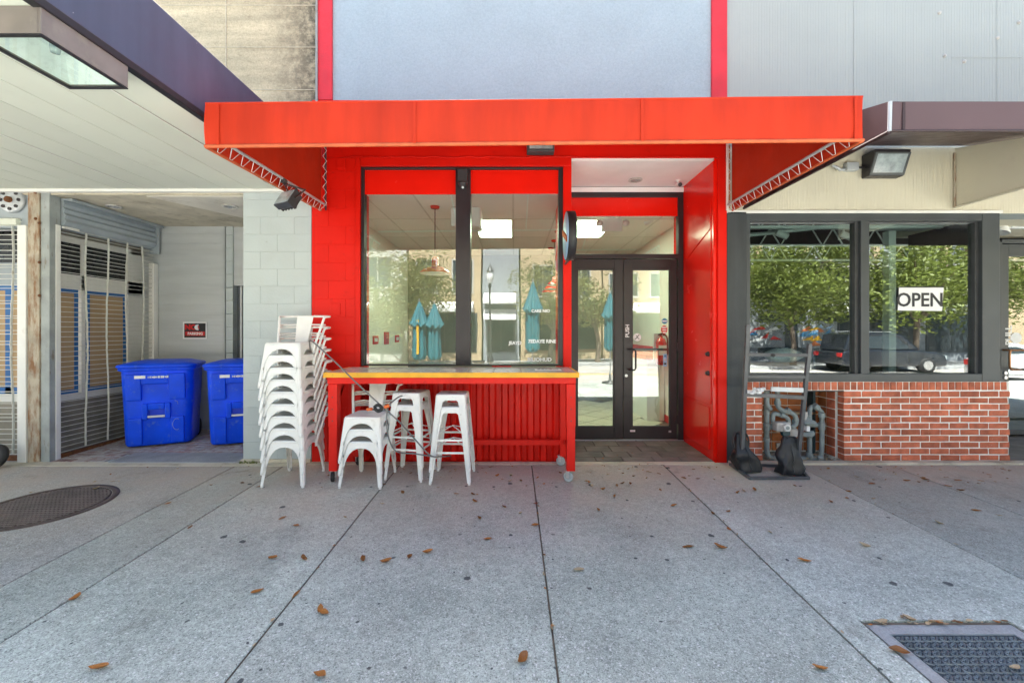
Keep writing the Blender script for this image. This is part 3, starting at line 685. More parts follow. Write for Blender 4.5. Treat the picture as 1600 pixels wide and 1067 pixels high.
# steel column, shutter posts
B(XF(46), XF(64), YF - .02, YF + .14, zg - .03, ZF(294)).build('steel_column', 'rusty_steel', lb, bevel=0.006)
B(XF(64.5), XF(78), YF - .006, YF + .12, zg - .03, ZF(296)).build('steel_channel', 'grey_steel', lb, bevel=0.006)
for py in (301, 342, 349, 410, 462): MB().lathe([(.018, 0), (.016, .01), (.001, .014)], 8, Matrix.Translation(P(56 if py < 345 else 62, py, YF - .02)) @ Matrix.Rotation(R(90), 4, 'X')).build('bolt', 'rust', lb)
# wall over the left shutter
B(-12, XF(46) - .003, YF + .03, YF + .2, ZF(355), 3.30).build('shutter_header', 'blue_grey_metal', lb)
B(-12, XF(28), YF - .02, YF + .03, ZF(352), ZF(342)).build('header_trim', 'soffit_paint', lb, bevel=0.005)
# upper wall
B(-14, XF(496), YF + .04, YF + .35, 3.4, 6.3).build('upper_wall', 'board_concrete', lb)
mb = MB()
for py in (5, 71, 138): mb.box(-14, XF(493), YF + .034, YF + .042, ZF(py) - .004, ZF(py) + .004)
for px in (350, 130): mb.box(XF(px) - .004, XF(px) + .004, YF + .032, YF + .042, 3.9, 6.3)
for z in (5.9, 6.4): mb.box(-14, XF(493), YF + .034, YF + .042, z - .004, z + .004)
mb.build('form_line', 'form_line', lb)
MB().tube([(XF(496), YF - .02, 3.9), (XF(496), YF - .02, 6.3)], .014, 8).build('conduit', 'grey_steel', lb)
B(-14, X0 - .02, YF + .4, 9.4, 6.14, 6.28).build('roof', 'raw_concrete', lb)
B(-14, XG - .7, YB + .4, YB + .6, zg, 6.2).build('back_wall', 'kneewall', lb)
B(-14, -13.8, YF + .35, 9.4, zg, 6.2).build('side_wall', 'kneewall', lb)
B(-14, -2.5, 9.2, 9.4, zg, 6.2).build('back_wall', 'kneewall', lb)

# storefront behind the side shutter (plane x = XS) and behind the left shutter
XS = XG - .22
def side_panel(name, y0, y1, z0, z1, m, dx=0.0, th=.02): return B(XS - th + dx, XS + dx, y0, y1, z0, z1).build(name, m, lb)
side_panel('kneewall', YF + .1, YB, zg - .05, .76, 'kneewall', th=.1)
side_panel('window_sill', YF + .1, YB, .76, .84, 'white_paint', dx=.03, th=.1)
side_panel('window_rail', YF + .1, YB, 2.17, 2.36, 'white_paint', dx=.02, th=.08)
side_panel('window_head', YF + .1, YB, 2.76, 2.84, 'white_paint', dx=.02, th=.08)
side_panel('transom_pane', YF + .1, YB, 2.36, 2.76, 'dark_void')
side_panel('upper_panel', YF + .1, YB, 2.84, ZA, 'kneewall', dx=-.01)
for (a, b) in ((YF + .12, 5.50), (5.60, 6.18)):
    p = side_panel('paper_panel', a + .03, b - .03, .87, 2.14, 'brown_paper', dx=.004)
    for q in ((a, a + .05, .84, 2.17), (b - .05, b, .84, 2.17), (a + .05, b - .05, 2.12, 2.17), (a + .05, b - .05, .84, .89)):
        B(XS + .002, XS + .008, *q).build('blue_tape', 'blue_tape', p)
for y in (5.53, 6.20): side_panel('mullion', y, y + .05, .84, 2.76, 'white_paint', dx=.02, th=.08)
side_panel('mullion', 6.25, YB, .84, 2.84, 'white_paint', dx=.02, th=.08)
def front_panel(name, x0, x1, z0, z1, m, y=YF + .30): return B(x0, x1, y, y + .03, z0, z1).build(name, m, lb)
XA, XB_ = -9.0, XF(46)
front_panel('kneewall', XA, XB_, zg, .76, 'kneewall'); front_panel('window_sill', XA, XB_, .76, .86, 'white_paint', YF + .27)
p = front_panel('paper_panel', XA, XF(40, YF + .3), .86, 2.2, 'brown_paper')
B(XF(2, 5.2), XF(12, 5.2), YF + .29, YF + .298, .86, 2.18).build('blue_tape', 'blue_tape', p); B(XA, XB_, YF + .29, YF + .298, .86, .94).build('blue_tape', 'blue_tape', p)
B(XA, XB_, YF + .292, YF + .299, 2.14, 2.2).build('blue_tape', 'blue_tape', p)
front_panel('window_rail', XA, XB_, 2.2, 2.48, 'blue_grey_metal', YF + .27); front_panel('transom_pane', XA, XB_, 2.48, 3.0, 'dark_void')

# soffit canopy on the left
can = thing('white_canopy', 'wide flat canopy of pale painted boards with a navy side fascia over the left pavement', 'canopy', (-6, YF, 3.28))
XC = -2.385; YC0 = 1.6; ZSF = 3.28
bx = XC - .05
nb = 0
while bx > -9.5:
    wd = .31
    B(bx - wd + .007, bx - .003, YC0, YF - .06, ZSF, ZSF + .02).build('soffit_board', 'soffit_paint', can, bevel=0.003, seg=1)
    bx -= wd
mb = B(-9.6, XC - .02, YC0, YF - .05, ZSF + .022, ZSF + .06); mb.build('deck', 'white_paint', can)
mb = MB()
for k in range(18): mb.box(XC - .055 - .31 * k, XC - .047 - .31 * k, YC0, YF - .07, ZSF - .005, ZSF - .001) if k in (1, 6) else None
mb.build('soffit_bead', 'white_paint', can)
B(-9.6, XC - .06, YF - .06, YF - .004, ZSF - .03, ZSF + .03).build('rear_trim', 'white_paint', can, bevel=0.004)
B(XC - .04, XC, YC0, YF - .004, ZSF + .035, 3.82).build('fascia', 'fascia_navy', can, bevel=0.004)
B(XC - .05, XC + .004, YC0, YF - .004, ZSF - .012, ZSF + .035).build('fascia_edge', 'black_trim', can, bevel=0.004)
B(-9.6, XC, YC0 - .06, YC0, ZSF - .012, 3.82).build('front_fascia', 'fascia_navy', can)
B(-9.6, XC - .04, YC0, YF - .004, 3.76, 3.80).build('roof_deck', 'grey_steel', can)

# ------------------------------------------------------------------ right building
rb = thing('right_building', 'ribbed pale siding building with black framed windows above a low brick wall', 'building', (6, YF, zg))
XP0, XP1 = XF(1135) + .004, XF(1166)
B(XP0, XP1, YF - .01, YF + .2, zg - .03, ZF(331)).build('post', 'charcoal', rb, bevel=0.006)
# ribbed siding as one folded sheet
xsd = X1 + .006; pts = []
XE = 11.5
while xsd < XE:
    for dx, dy in ((0, 0), (.024, 0), (.026, .002), (.030, .002)): pts.append((xsd + dx, YF + .02 + dy))
    xsd += .032
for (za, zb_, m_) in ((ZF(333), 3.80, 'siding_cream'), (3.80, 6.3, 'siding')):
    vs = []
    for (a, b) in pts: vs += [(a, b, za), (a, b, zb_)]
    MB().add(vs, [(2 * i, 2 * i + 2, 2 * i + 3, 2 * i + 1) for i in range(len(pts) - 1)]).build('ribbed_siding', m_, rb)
mb = MB()
for x_ in (XF(1336), XF(1560)): mb.box(x_ - .003, x_ + .003, YF + .016, YF + .021, 3.9, 6.29)
mb.box(XF(1490), XE, YF + .016, YF + .021, ZF(89) - .003, ZF(89) + .003); mb.build('sheet_joint', 'siding', rb)
B(X1 + .006, XE, YF + .04, YF + .3, ZF(333) + .002, 6.3).build('upper_wall', 'siding', rb)
B(XP0, XF(1566), YF - .01, YF + .04, ZF(333) - .004, ZF(329)).build('drip_edge', 'white_paint', rb, bevel=0.003)
mb = MB()
for px, py in ((1558, 60), (1506, 97), (1591, 36), (1467, 21), (1475, 88)): mb.lathe([(.02, 0), (.018, .014), (.008, .02), (.001, .022)], 8, Matrix.Translation(P(px, py, YF + .02)) @ Matrix.Rotation(R(90), 4, 'X'))
mb.build('wall_anchors', 'pipe_pale', rb)
# window band
ZW0, ZW1 = ZF(596), ZF(333) - .004
w2 = MB()
w2.box(XP1 + .002, XF(1172), YF - .004, YF + .12, ZW0, ZW1)
w2.box(XF(1172), XF(1534), YF - .004, YF + .12, ZF(345), ZW1); w2.box(XF(1172), XF(1534), YF - .004, YF + .12, ZW0, ZF(584))
w2.box(XF(1345), XF(1358), YF - .004, YF + .12, ZF(584), ZF(345))
w2.box(XF(1534), XF(1561), YF - .008, YF + .13, ZW0, ZW1)
w2 = w2.build('window', 'charcoal_frame', rb, bevel=0.004)
mb = MB(); mb.box(XF(1339), XF(1344.5), YF + .03, YF + .11, ZF(584), ZF(345)); mb.box(XF(1528), XF(1533.5), YF + .03, YF + .11, ZF(584), ZF(345))
mb.box(XF(1172) + .001, XF(1339), YF + .03, YF + .11, ZF(347), ZF(345) - .001); mb.box(XF(1358) + .001, XF(1528), YF + .03, YF + .11, ZF(347), ZF(345) - .001)
mb.build('inner_frame', 'black_metal', w2, bevel=0.002)
YG2 = YF + .07
B(XF(1172), XF(1339), YG2, YG2 + .006, ZF(584), ZF(347)).build('pane', 'dark_glass', w2)
B(XF(1358), XF(1528), YG2, YG2 + .006, ZF(584), ZF(347)).build('pane', 'dark_glass', w2)
# brick apron wall
ap = thing('brick_wall', 'low red brick wall with white mortar under the black framed window', 'wall', (4.3, YF, zg))
XB0, XB1 = XP1 + .003, XF(1578)
NX0, NX1 = XF(1192), XF(1318)
ZR = ZF(610)                                                   # under the rowlock course
B(XB0, NX0 - .01, YF + .006, YF + .13, zg - .03, ZR).build('mortar', 'mortar_white', ap)
B(NX1 + .014, XB1 - .01, YF + .006, YF + .13, zg - .03, ZR).build('mortar', 'mortar_white', ap)
B(XB0, XB1 - .004, YF + .005, YF + .13, ZR + .001, ZW0 - .003).build('mortar', 'mortar_white', ap)
B(NX0 - .1, NX1 + .05, YF + .43, YF + .5, zg - .03, ZR).build('mortar', 'mortar_white', ap)
B(NX1 + .008, NX1 + .10, YF + .131, YF + .43, zg - .03, ZR).build('mortar', 'mortar_white', ap)
B(NX0 - .1, NX0 - .008, YF + .131, YF + .43, zg - .03, ZR).build('mortar', 'mortar_white', ap)
B(NX0 - .004, NX1 + .004, YF + .0, YF + .43, ZR - .012, ZR - .001).build('steel_angle', 'black_metal', ap)
CP, CH, BL = .0745, .0635, .2305                               # course pitch, brick height, brick pitch
variants = [B(-.1095, .1095, -.05, .05, -CH / 2, CH / 2) for _ in range(5)]
vm = []
for mb in variants:
    mb.v = [(x + random.uniform(-.003, .003), y + random.uniform(-.002, .002), z + random.uniform(-.002, .002)) for x, y, z in mb.v]
    vm.append(mb.mesh('brick', 'brick', bevel=0.005, seg=1))
def brick(x0, x1, z, y=YF, parent=ap):
    o = piece('brick', random.choice(vm), parent, ((x0 + x1) / 2, y + .05 + random.uniform(-.003, .003), z + CH / 2), (0, 0, R(random.choice((0, 180)))), ((x1 - x0) / .219, 1, 1))
k = 0
z = ZR - .011 - CH
while z > zg - .05:
    x = XF(1347.5) - (BL * 2 if k % 2 == 0 else BL * 1.5)
    off = 0 if k % 2 == 0 else BL * .56
    x = NX1 + .004 + (BL * .94 - BL if k % 2 == 0 else .40 * BL - BL)
    while x < XB1:
        a, b = max(x, NX1 + .004), min(x + BL - .0115, XB1)
        if b - a > .03: brick(a, b, max(z, zg - .03))
        x += BL
    a0 = XB0
    if k % 2: brick(a0, a0 + .09, z); brick(a0 + .1015, NX0 - .002, z)
    else: brick(a0, NX0 - .002, z)
    z -= CP; k += 1
# rowlock course of narrow upright bricks
rm = [B(-.033, .033, -.05, .05, -.05, .05).mesh('brick', 'brick', bevel=0.005, seg=1) for _ in range(3)]
x = XB0 + .036; zc = (ZR + ZW0) / 2
while x < XB1 - .02:
    piece('brick', random.choice(rm), ap, (x, YF + .046 + random.uniform(-.004, .004), zc), (0, R(random.uniform(-1.5, 1.5)), 0), (1, 1, (ZW0 - ZR - .012) / .1))
    x += .0765
# niche: orange bricks on the reveal, glazed tiles at the back
z = ZR - .012 - .115; 
while z > zg - .06:
    for (y0, y1) in ((.14, .275), (.285, .425)):
        B(NX1 + .0, NX1 + .03, YF + y0, YF + y1, max(z, zg - .02), z + .105).build('brick', 'brick_orange' if y0 > .2 else 'brick', ap, bevel=0.004, seg=1)
    for j in range(5):
        a = NX0 - .05 + .205 * j
        B(a + .004, a + .198, YF + .415, YF + .44, max(z, zg - .02), z + .105).build('brick', 'brick_orange', ap, bevel=0.003, seg=1)
    z -= .115
# recess to the right with a dark door
YR = 6.1
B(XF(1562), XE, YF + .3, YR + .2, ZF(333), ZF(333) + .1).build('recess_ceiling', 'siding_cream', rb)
B(XF(1562), XF(1562) + .08, YF + .14, YR, zg - .02, ZF(333) - .004).build('recess_wall', 'charcoal', rb)
dd = MB()
xq = lambda px: (px - CX) / F * YR
zq = lambda py: H + (CY - py) / F * YR
dd.box(xq(1556), xq(1566), YR, YR + .1, zg, zq(378)); dd.box(xq(1566), xq(1580), YR + .03, YR + .08, zg + .03, zq(381))
dd.box(xq(1566), xq(1660), YR, YR + .1, zq(380), zq(374)); dd.box(xq(1580), xq(1650), YR + .03, YR + .08, zg + .03, zq(672)); dd.box(xq(1580), xq(1650), YR + .03, YR + .08, zq(400), zq(381))
dd.box(xq(1640), xq(1655), YR + .03, YR + .08, zg + .03, zq(381))
dd = dd.build('door', 'charcoal_frame', rb, bevel=0.003)
B(xq(1580), xq(1640), YR + .05, YR + .056, zq(672), zq(400)).build('pane', 'dark_glass', dd)
q = lambda px, py, dy: Vector((xq(px), YR + dy, zq(py)))
MB().tube([q(1571, 547, .03), q(1571, 547, -.06), q(1600, 547, -.06)], .013, 8).build('handle', 'copper', dd)
MB().tube([q(1571, 547, -.06), q(1570, 551, -.06), q(1570, 572, -.06), q(1572, 577, -.06), q(1600, 577, -.06), q(1600, 577, .03)], .013, 8).build('handle', 'copper', dd)
for py in (583, 590): MB().cyl(q(1574, py, .03), q(1574, py, .015), .025).build('lock_cylinder', 'zinc', dd)
text_on('PULL', .13, q(1580, 524, .028), 'lettering', 'white_print', dd, rot=(R(90), R(-90), 0), bold=.003)
MB().cyl(q(1594, 528, .048), q(1594, 528, .045), .08, n=20).build('sticker', 'white_print', dd)
B(xq(1566), xq(1569), YR + .026, YR + .029, zq(500), zq(488)).build('sticker', 'white_print', dd)
B(XF(1562), XE, YF + .1, YR + .3, zg - .1, zg + .002).build('recess_floor', 'slate', rb)
B(2.7, XE, YF + .3, 10.9, 6.14, 6.28).build('roof', 'raw_concrete', rb)
B(2.72, XE, 10.7, 10.9, zg, 6.2).build('back_wall', 'black_ceiling', rb)
B(XE - .2, XE, YF + .3, 10.7, zg, 6.2).build('side_wall', 'black_ceiling', rb)
B(2.70, 2.82, YF + .3, 10.7, zg, 6.2).build('side_wall', 'charcoal', rb)
B(2.82, XE - .2, YF + .25, 10.7, 3.35, 3.45).build('dark_ceiling', 'black_ceiling', rb)
B(2.82, XE - .2, YF + .25, 10.7, zg - .1, zg).build('cafe_floor', 'kneewall', rb)
for yj in (5.6, 6.8, 8.2):                                      # bar joists under the black ceiling
    mb = MB(); zb_ = 3.0
    mb.box(2.9, XE - .3, yj, yj + .05, zb_, zb_ + .035); mb.box(2.9, XE - .3, yj, yj + .05, 3.28, 3.31)
    x = 2.95; up = True
    while x < XE - .6:
        if int((x - 2.95) / .17) % 5 < 3: mb.bar((x, yj + .025, zb_ + .02 if up else 3.28), (x + .16, yj + .025, 3.28 if up else zb_ + .02), .016)
        x += .17; up = not up
    mb.build('bar_joist', 'joist_grey', rb)
B(XF(1384, 5.45), XF(1545, 5.45), 5.42, 5.9, 3.03, 3.33).build('ceiling_baffle', 'plastic_white', rb)
B(XF(1384, 5.8), XF(1395, 5.8), 5.75, 5.85, zg, 3.0).build('pipe_column', 'joist_grey', rb)
MB().tube([(2.9, 6.6, 3.05), (4.6, 5.9, 3.12), (7.0, 5.3, 3.15)], .03, 8).build('ceiling_pipe', 'joist_grey', rb)
# ------------------------------------------------------------------ awnings
aw = thing('red_awning', 'red fabric awning with a deep plain front valance over the red shopfront', 'awning', (.15, YF, 3.3))
AL, AR, AY = -2.25, 2.545, 3.08
zl0, zl1, zr0, zr1 = 2.972, 3.292, 3.016, 3.342
def vz(x, lo): t = (x - AL) / (AR - AL); return (zl0 + (zr0 - zl0) * t) if lo else (zl1 + (zr1 - zl1) * t)
n = 48; rows = 7
front, back = [], []
for j in range(rows):
    tz = j / (rows - 1)
    for i in range(n + 1):
        x = AL + (AR - AL) * i / n
        sag = .006 * math.sin(i * .8) * math.sin(tz * 3.1) + .004 * noise.noise(Vector((x * 2, tz * 2, 3)))
        edge = .012 * math.exp(-(AR - x) / .04) * math.sin(tz * math.pi)
        front.append((x - edge, AY - .012 * math.sin(math.pi * tz) + sag, vz(x, True) * (1 - tz) + vz(x, False) * tz))
        back.append((x - edge, AY + .006 + sag, vz(x, True) * (1 - tz) + vz(x, False) * tz))
fs = [(j * (n + 1) + i, j * (n + 1) + i + 1, (j + 1) * (n + 1) + i + 1, (j + 1) * (n + 1) + i) for j in range(rows - 1) for i in range(n)]
MB().add(front, fs, True).add(back, fs, True).build('valance', 'red_fabric', aw, recalc=False)
mb = MB()
for i in range(24): pass
mb.tube([(AL + (AR - AL) * i / 24, AY - .002, vz(AL + (AR - AL) * i / 24, True) + .006) for i in range(25)], .014, 8).build('hem', 'red_hem', aw)
mb = MB().tube([(AL + (AR - AL) * i / 24, AY + .004, vz(AL + (AR - AL) * i / 24, False)) for i in range(25)], .009, 6); mb.build('top_welt', 'red_fabric', aw)
for px in (342, 648, 1003, 1335):
    x = (px - CX) / F * AY
    B(x - .012, x + .012, AY - .0165, AY - .0145, vz(x, True) + .012, vz(x, False) - .004).build('seam', 'red_fabric', aw)
ZWL = 3.92
for x, name in ((AL, 'l'), (AR, 'r')):
    pts = [(x, AY + .01, vz(x, True)), (x, YF - .03, 3.035), (x, YF - .03, ZWL), (x, AY + .01, vz(x, False))]
    MB().prism(pts, (.006 if x < 0 else -.006, 0, 0)).build('side_panel', 'red_fabric', aw)
    MB().tube([(x, AY + .01, vz(x, True) + .004), (x, YF - .03, 3.04)], .012, 8).build('hem', 'red_hem', aw)
    xi = x + (.06 if x < 0 else -.06)
    a, b = Vector((xi, AY + .05, vz(x, True) + .085)), Vector((xi, YF - .03, 3.10))
    MB().tube([a, b], .013, 8).build('frame_rod', 'galv', aw)
    lace = MB(); m_ = 13
    pth = []
    for k in range(m_ * 2 + 1):
        t = k / (m_ * 2); p = a.lerp(b, t)
        if k % 2 == 0: pth += [p + Vector((0, 0, .016)), p + Vector((0, .012, -.014))]
        else: pth += [p + Vector(((x - xi) * .8, -.01, -.075)), p + Vector(((x - xi) * .8, .015, -.075))]
    lace.tube(pth, .0027, 5).build('lacing', 'white_print', aw)
    fr_ = MB(); fr_.tube([(xi, YF - .035, 3.04), (xi, YF - .035, ZWL)], .016 if x > 0 else .010, 8)
    pth = []
    for k in range(15): pth.append((xi + (.022 if k % 2 else -.022), YF - .06, 3.06 + .06 * k))
    fr_.build('wall_rod', 'white_paint' if x > 0 else 'black_metal', aw)
    MB().tube(pth, .0035, 5).build('lacing', 'white_print', aw)
MB().prism([(AL, AY, vz(AL, False)), (AR, AY, vz(AR, False)), (AR, YF - .02, ZWL), (AL, YF - .02, ZWL)], (0, 0, .006)).build('top_panel', 'red_fabric', aw)
mb = MB()
for x in (-.9, .2, 1.4): mb.tube([(x, AY + .03, vz(x, False) - .02), (x, YF - .03, ZWL - .03)], .012, 6)
mb.tube([(AL + .03, AY + .03, vz(AL, False) - .03), (AR - .03, AY + .03, vz(AR, False) - .03)], .014, 6); mb.build('frame_rod', 'galv', aw)
B(XF(1133.5), XF(1139.5), YF - .022, YF - .010, ZF(326), ZF(228)).build('rusty_strap', 'orange_rust', aw, bevel=0.002)

ba = thing('brown_awning', 'dark brown fabric awning with plain valance over the black framed window', 'awning', (6, YF, 3.3))
BX, BY = 2.69, 3.03; BE = 9.5
z0, z1, zw = 3.062, 3.272, 3.80
mb = MB().prism([(BX, BY, z0), (BE, BY, z0), (BE, BY - .006, z1), (BX, BY - .006, z1)], (0, .008, 0)); mb.build('valance', 'brown_fabric', ba)
MB().prism([(BX, BY, z0), (BX, YF - .005, 3.075), (BX, YF - .005, zw), (BX, BY, z1)], (.006, 0, 0)).build('side_panel', 'brown_fabric', ba)
MB().prism([(BX, BY, z1), (BE, BY, z1), (BE, YF - .005, zw), (BX, YF - .005, zw)], (0, 0, .006)).build('top_panel', 'brown_fabric', ba)
mb = MB().tube([(BX, BY - .004, z0), (BX, BY - .010, z1)], .012, 8); mb.build('corner_welt', 'galv', ba)
MB().tube([(BX, BY - .002, z0 + .004), (BE, BY - .002, z0 + .004)], .009, 6).build('hem', 'brown_seam', ba)
mb = MB().tube([(BX, BY - .002, z0 - .004), (BX, YF - .01, 3.07)], .016, 6); mb.build('hem', 'brown_seam', ba)
for x in (2.78, ): B(x, x + .02, BY - .009, BY - .0065, z0 + .012, z1).build('seam', 'brown_seam', ba)
B(BX - .003, BX - .001, BY + .26, BY + .285, z0 + .01, z1 + .07).build('seam', 'brown_seam', ba)
x = XF(1493)
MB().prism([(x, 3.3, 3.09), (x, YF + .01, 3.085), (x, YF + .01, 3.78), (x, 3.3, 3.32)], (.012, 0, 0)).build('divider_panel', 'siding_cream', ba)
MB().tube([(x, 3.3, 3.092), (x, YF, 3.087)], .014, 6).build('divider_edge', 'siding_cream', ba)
MB().tube([(x - .01, YF, 3.08), (x - .01, YF, 3.72)], .012, 6).build('divider_rod', 'rusty_steel', ba)

# ------------------------------------------------------------------ lamps, cameras, signs on the walls
t = thing('canopy_lamp', 'large bronze box lamp with a glass lens fixed under the pale canopy', 'lamp', (-2.56, 2.38, ZSF - .003))
a0, a1, c0, c1, zb_, zt = -2.755, -2.372 - .02, 2.136, 2.62, 3.138, ZSF - .003
mb = MB(); tt = .016
mb.box(a0, a0 + tt, c0, c1, zb_, zt); mb.box(a1 - tt, a1, c0, c1, zb_, zt); mb.box(a0 + tt, a1 - tt, c0, c0 + tt, zb_, zt); mb.box(a0 + tt, a1 - tt, c1 - tt, c1, zb_, zt); mb.box(a0 + tt, a1 - tt, c0 + tt, c1 - tt, zt - .01, zt)
mat('lamp_housing', (0.20, 0.175, 0.165), 0.55, var=0.2, vscale=5, dirt=(0.3, 0.28, 0.22), dscale=6); MATS['lamp_housing']
mb.build('housing', 'lamp_housing', t, bevel=0.004)
mb = MB()
for qd in ((a0, a1, c0, c0 + .022), (a0, a1, c1 - .022, c1), (a0, a0 + .022, c0 + .022, c1 - .022), (a1 - .022, a1, c0 + .022, c1 - .022)): mb.box(*qd, zb_ - .008, zb_ - .001)
mb.build('lens_rim', 'black_trim', t)
B(a0 + .022, a1 - .022, c0 + .022, c1 - .022, zb_ - .004, zb_).build('lens', 'lamp_glass', t)
mb = MB()
mb.add([(a0 + .02, c0 + .02, zb_ + .01), (a1 - .02, c0 + .02, zb_ + .01), (a1 - .02, c1 - .02, zb_ + .01), (a0 + .02, c1 - .02, zb_ + .01), (a0 + .10, c0 + .12, zt - .02), (a1 - .10, c0 + .12, zt - .02), (a1 - .10, c1 - .12, zt - .02), (a0 + .10, c1 - .12, zt - .02)],
       [(0, 1, 5, 4), (1, 2, 6, 5), (2, 3, 7, 6), (3, 0, 4, 7), (4, 5, 6, 7)])
mb.build('reflector', 'reflector', t)
bx_, by_ = -2.53, 2.33
MB().lathe([(.001, -.03), (.02, -.028), (.024, 0), (.022, .03), (.014, .06)], 12, Matrix.Translation((bx_, by_, zb_ + .055))).build('bulb', 'led_lens', t)
MB().cyl((bx_, by_, zb_ + .105), (bx_, by_, zt - .011), .016).build('bulb_socket', 'zinc', t)

def recessed(px, py, z, label, r=.09):
    y = F * (z - H) / (CY - py); x = (px - CX) / F * y
    t = thing('recessed_light', label, 'ceiling light', (x, y, z))
    mb = MB().lathe([(r * .75, .002), (r, 0), (r, -.012), (r * .78, -.016), (r * .72, .004)], 24, Matrix.Translation((x, y, z - .002)), cap=False); mb.build('trim_ring', 'pipe_pale', t)
    MB().lathe([(.001, .0), (r * .74, .0), (r * .74, .004), (.001, .004)], 24, Matrix.Translation((x, y, z - .012))).build('lens', 'lens_glass', t)
recessed(360, 322, ZA - .008, 'round recessed light in the pale patch of the alcove ceiling beside the grey block pillar')
recessed(178, 322, ZA, 'round recessed light in the bare concrete alcove ceiling beside the roller shutter', .085)
recessed(993, 281, ZH - .03, 'round recessed light in the white ceiling of the red shop entrance')

t = thing('work_light', 'black flood light hanging by its bracket from the left awning rod', 'flood light', (-2.19, 4.0, 3.06))
c = P(449, 312, 4.0); tilt = Matrix.Translation(c) @ Matrix.Rotation(R(-28), 4, 'Z') @ Matrix.Rotation(R(-30), 4, 'X') @ Matrix.Scale(1.3, 4)
mb = MB().obox(tilt, .165, .05, .13)
for k in range(5): mb.obox(tilt @ Matrix.Translation((-.066 + .033 * k, .035, 0)), .008, .03, .12)
mb.build('housing', 'black_metal', t, bevel=0.004)
MB().obox(tilt @ Matrix.Translation((0, -.027, 0)), .145, .006, .11).build('lens', 'led_lens', t)
mb = MB().tube([tilt @ Vector((-.09, 0, 0)), tilt @ Vector((-.09, .03, .11)), (-2.19, 4.02, 3.035), tilt @ Vector((.09, .03, .11)), tilt @ Vector((.09, 0, 0))], .008, 6)
mb.build('bracket', 'black_metal', t)
MB().cyl((-2.19, 3.99, 3.06), (-2.19, 4.04, 3.06), .026, n=12).build('clamp', 'black_metal', t)
MB().tube([tilt @ Vector((.05, .03, -.05)), P(462, 326, 4.0), P(467, 312, 4.02), P(464, 296, 4.1), (-2.19, 4.2, 3.07)], .006, 6).build('cord', 'black_rubber', t)

t = thing('wall_flood_light', 'bronze wedge shaped flood light with bright lens on the siding wall', 'flood light', P(1380, 262, YF))
x0, x1, zt_, zb_ = XF(1348), XF(1402), ZF(243), ZF(279)
yb = YF + .018
prof = [(yb, zb_), (yb - .10, zb_), (yb - .19, zt_ - .03), (yb - .19, zt_), (yb, zt_)]
MB().prism([(x0, a, b) for a, b in prof], (x1 - x0, 0, 0)).build('housing', 'bronze', t, bevel=0.006)
e = .02
f0, f1 = Vector((0, yb - .10, zb_ + .004)), Vector((0, yb - .19, zt_ - .032))
nrm = Vector((0, -(f1.z - f0.z), f1.y - f0.y)).normalized()
def slab(a, b, u0, u1, off, th):
    p0, p1 = f0.lerp(f1, u0), f0.lerp(f1, u1)
    return MB().prism([p0 + Vector((a, 0, 0)) + nrm * off, p0 + Vector((b, 0, 0)) + nrm * off, p1 + Vector((b, 0, 0)) + nrm * off, p1 + Vector((a, 0, 0)) + nrm * off], nrm * th)
slab(x0 + .03, x1 - .03, .12, .92, .0, .008).build('lens', 'led_lens', t)
for q_ in ((x0 + .005, x0 + .03, .02, .99), (x1 - .03, x1 - .005, .02, .99), (x0 + .03, x1 - .03, .02, .12), (x0 + .03, x1 - .03, .92, .99)): slab(*q_, .0, .012).build('lens_rim', 'charcoal_frame', t)
B(XF(1319), XF(1337), YF - .05, YF + .018, ZF(268), ZF(256)).build('junction_box', 'galv', t, bevel=0.004)
MB().tube([P(1337, 262, YF - .02), P(1349, 262, YF - .02)], .014, 8).build('conduit', 'bronze', t)
MB().tube([P(1319, 265, YF - .02), P(1313, 266, YF - .04), P(1308, 262, YF - .05), P(1301, 259, YF - .02)], .016, 8).build('flexible_conduit', 'galv', t)

t = thing('entry_lamp', 'small grey slab lamp mounted on the red header under the awning', 'lamp', P(844, 237, YF))
B(XF(823), XF(865), YF - .11, YF + .004, ZF(243), ZF(229)).build('housing', 'charcoal_frame', t, bevel=0.006)
B(XF(827), XF(862), YF - .116, YF - .108, ZF(239), ZF(231)).build('lens', 'lens_glass', t)

t = thing('dome_camera', 'small black security camera at the top of the window mullion', 'security camera', P(723, 275, YF))
B(XF(716), XF(731), YF - .05, YF - .006, ZF(288), ZF(266)).build('housing', 'black_metal', t, bevel=0.008)
MB().lathe([(.001, -.045), (.03, -.03), (.048, 0), (.055, .012), (.055, .02), (.001, .02)], 16, Matrix.Translation(P(723, 289, YF - .05))).build('dome', 'bronze', t)
MB().cyl(P(723, 293, YF - .085), P(723, 293, YF - .10), .014, n=12).build('lens', 'led_lens', t)
t = thing('bullet_camera', 'tiny white and black bullet camera under the entrance ceiling by the red side wall', 'security camera', P(1062, 292, 5.6))
p0 = P(1062, 289, 5.6)
MB().lathe([(.03, 0), (.03, -.012), (.012, -.03), (.012, -.05)], 12, Matrix.Translation((p0.x - .02, p0.y, ZH - .03))).build('mount', 'plastic_white', t)
MB().cyl((p0.x - .02, p0.y + .05, ZH - .085), (p0.x - .02, p0.y - .06, ZH - .11), .024, n=12).build('body', 'plastic_white', t)
MB().cyl((p0.x - .02, p0.y - .06, ZH - .11), (p0.x - .02, p0.y - .075, ZH - .113), .026, n=12).build('lens', 'black_metal', t)

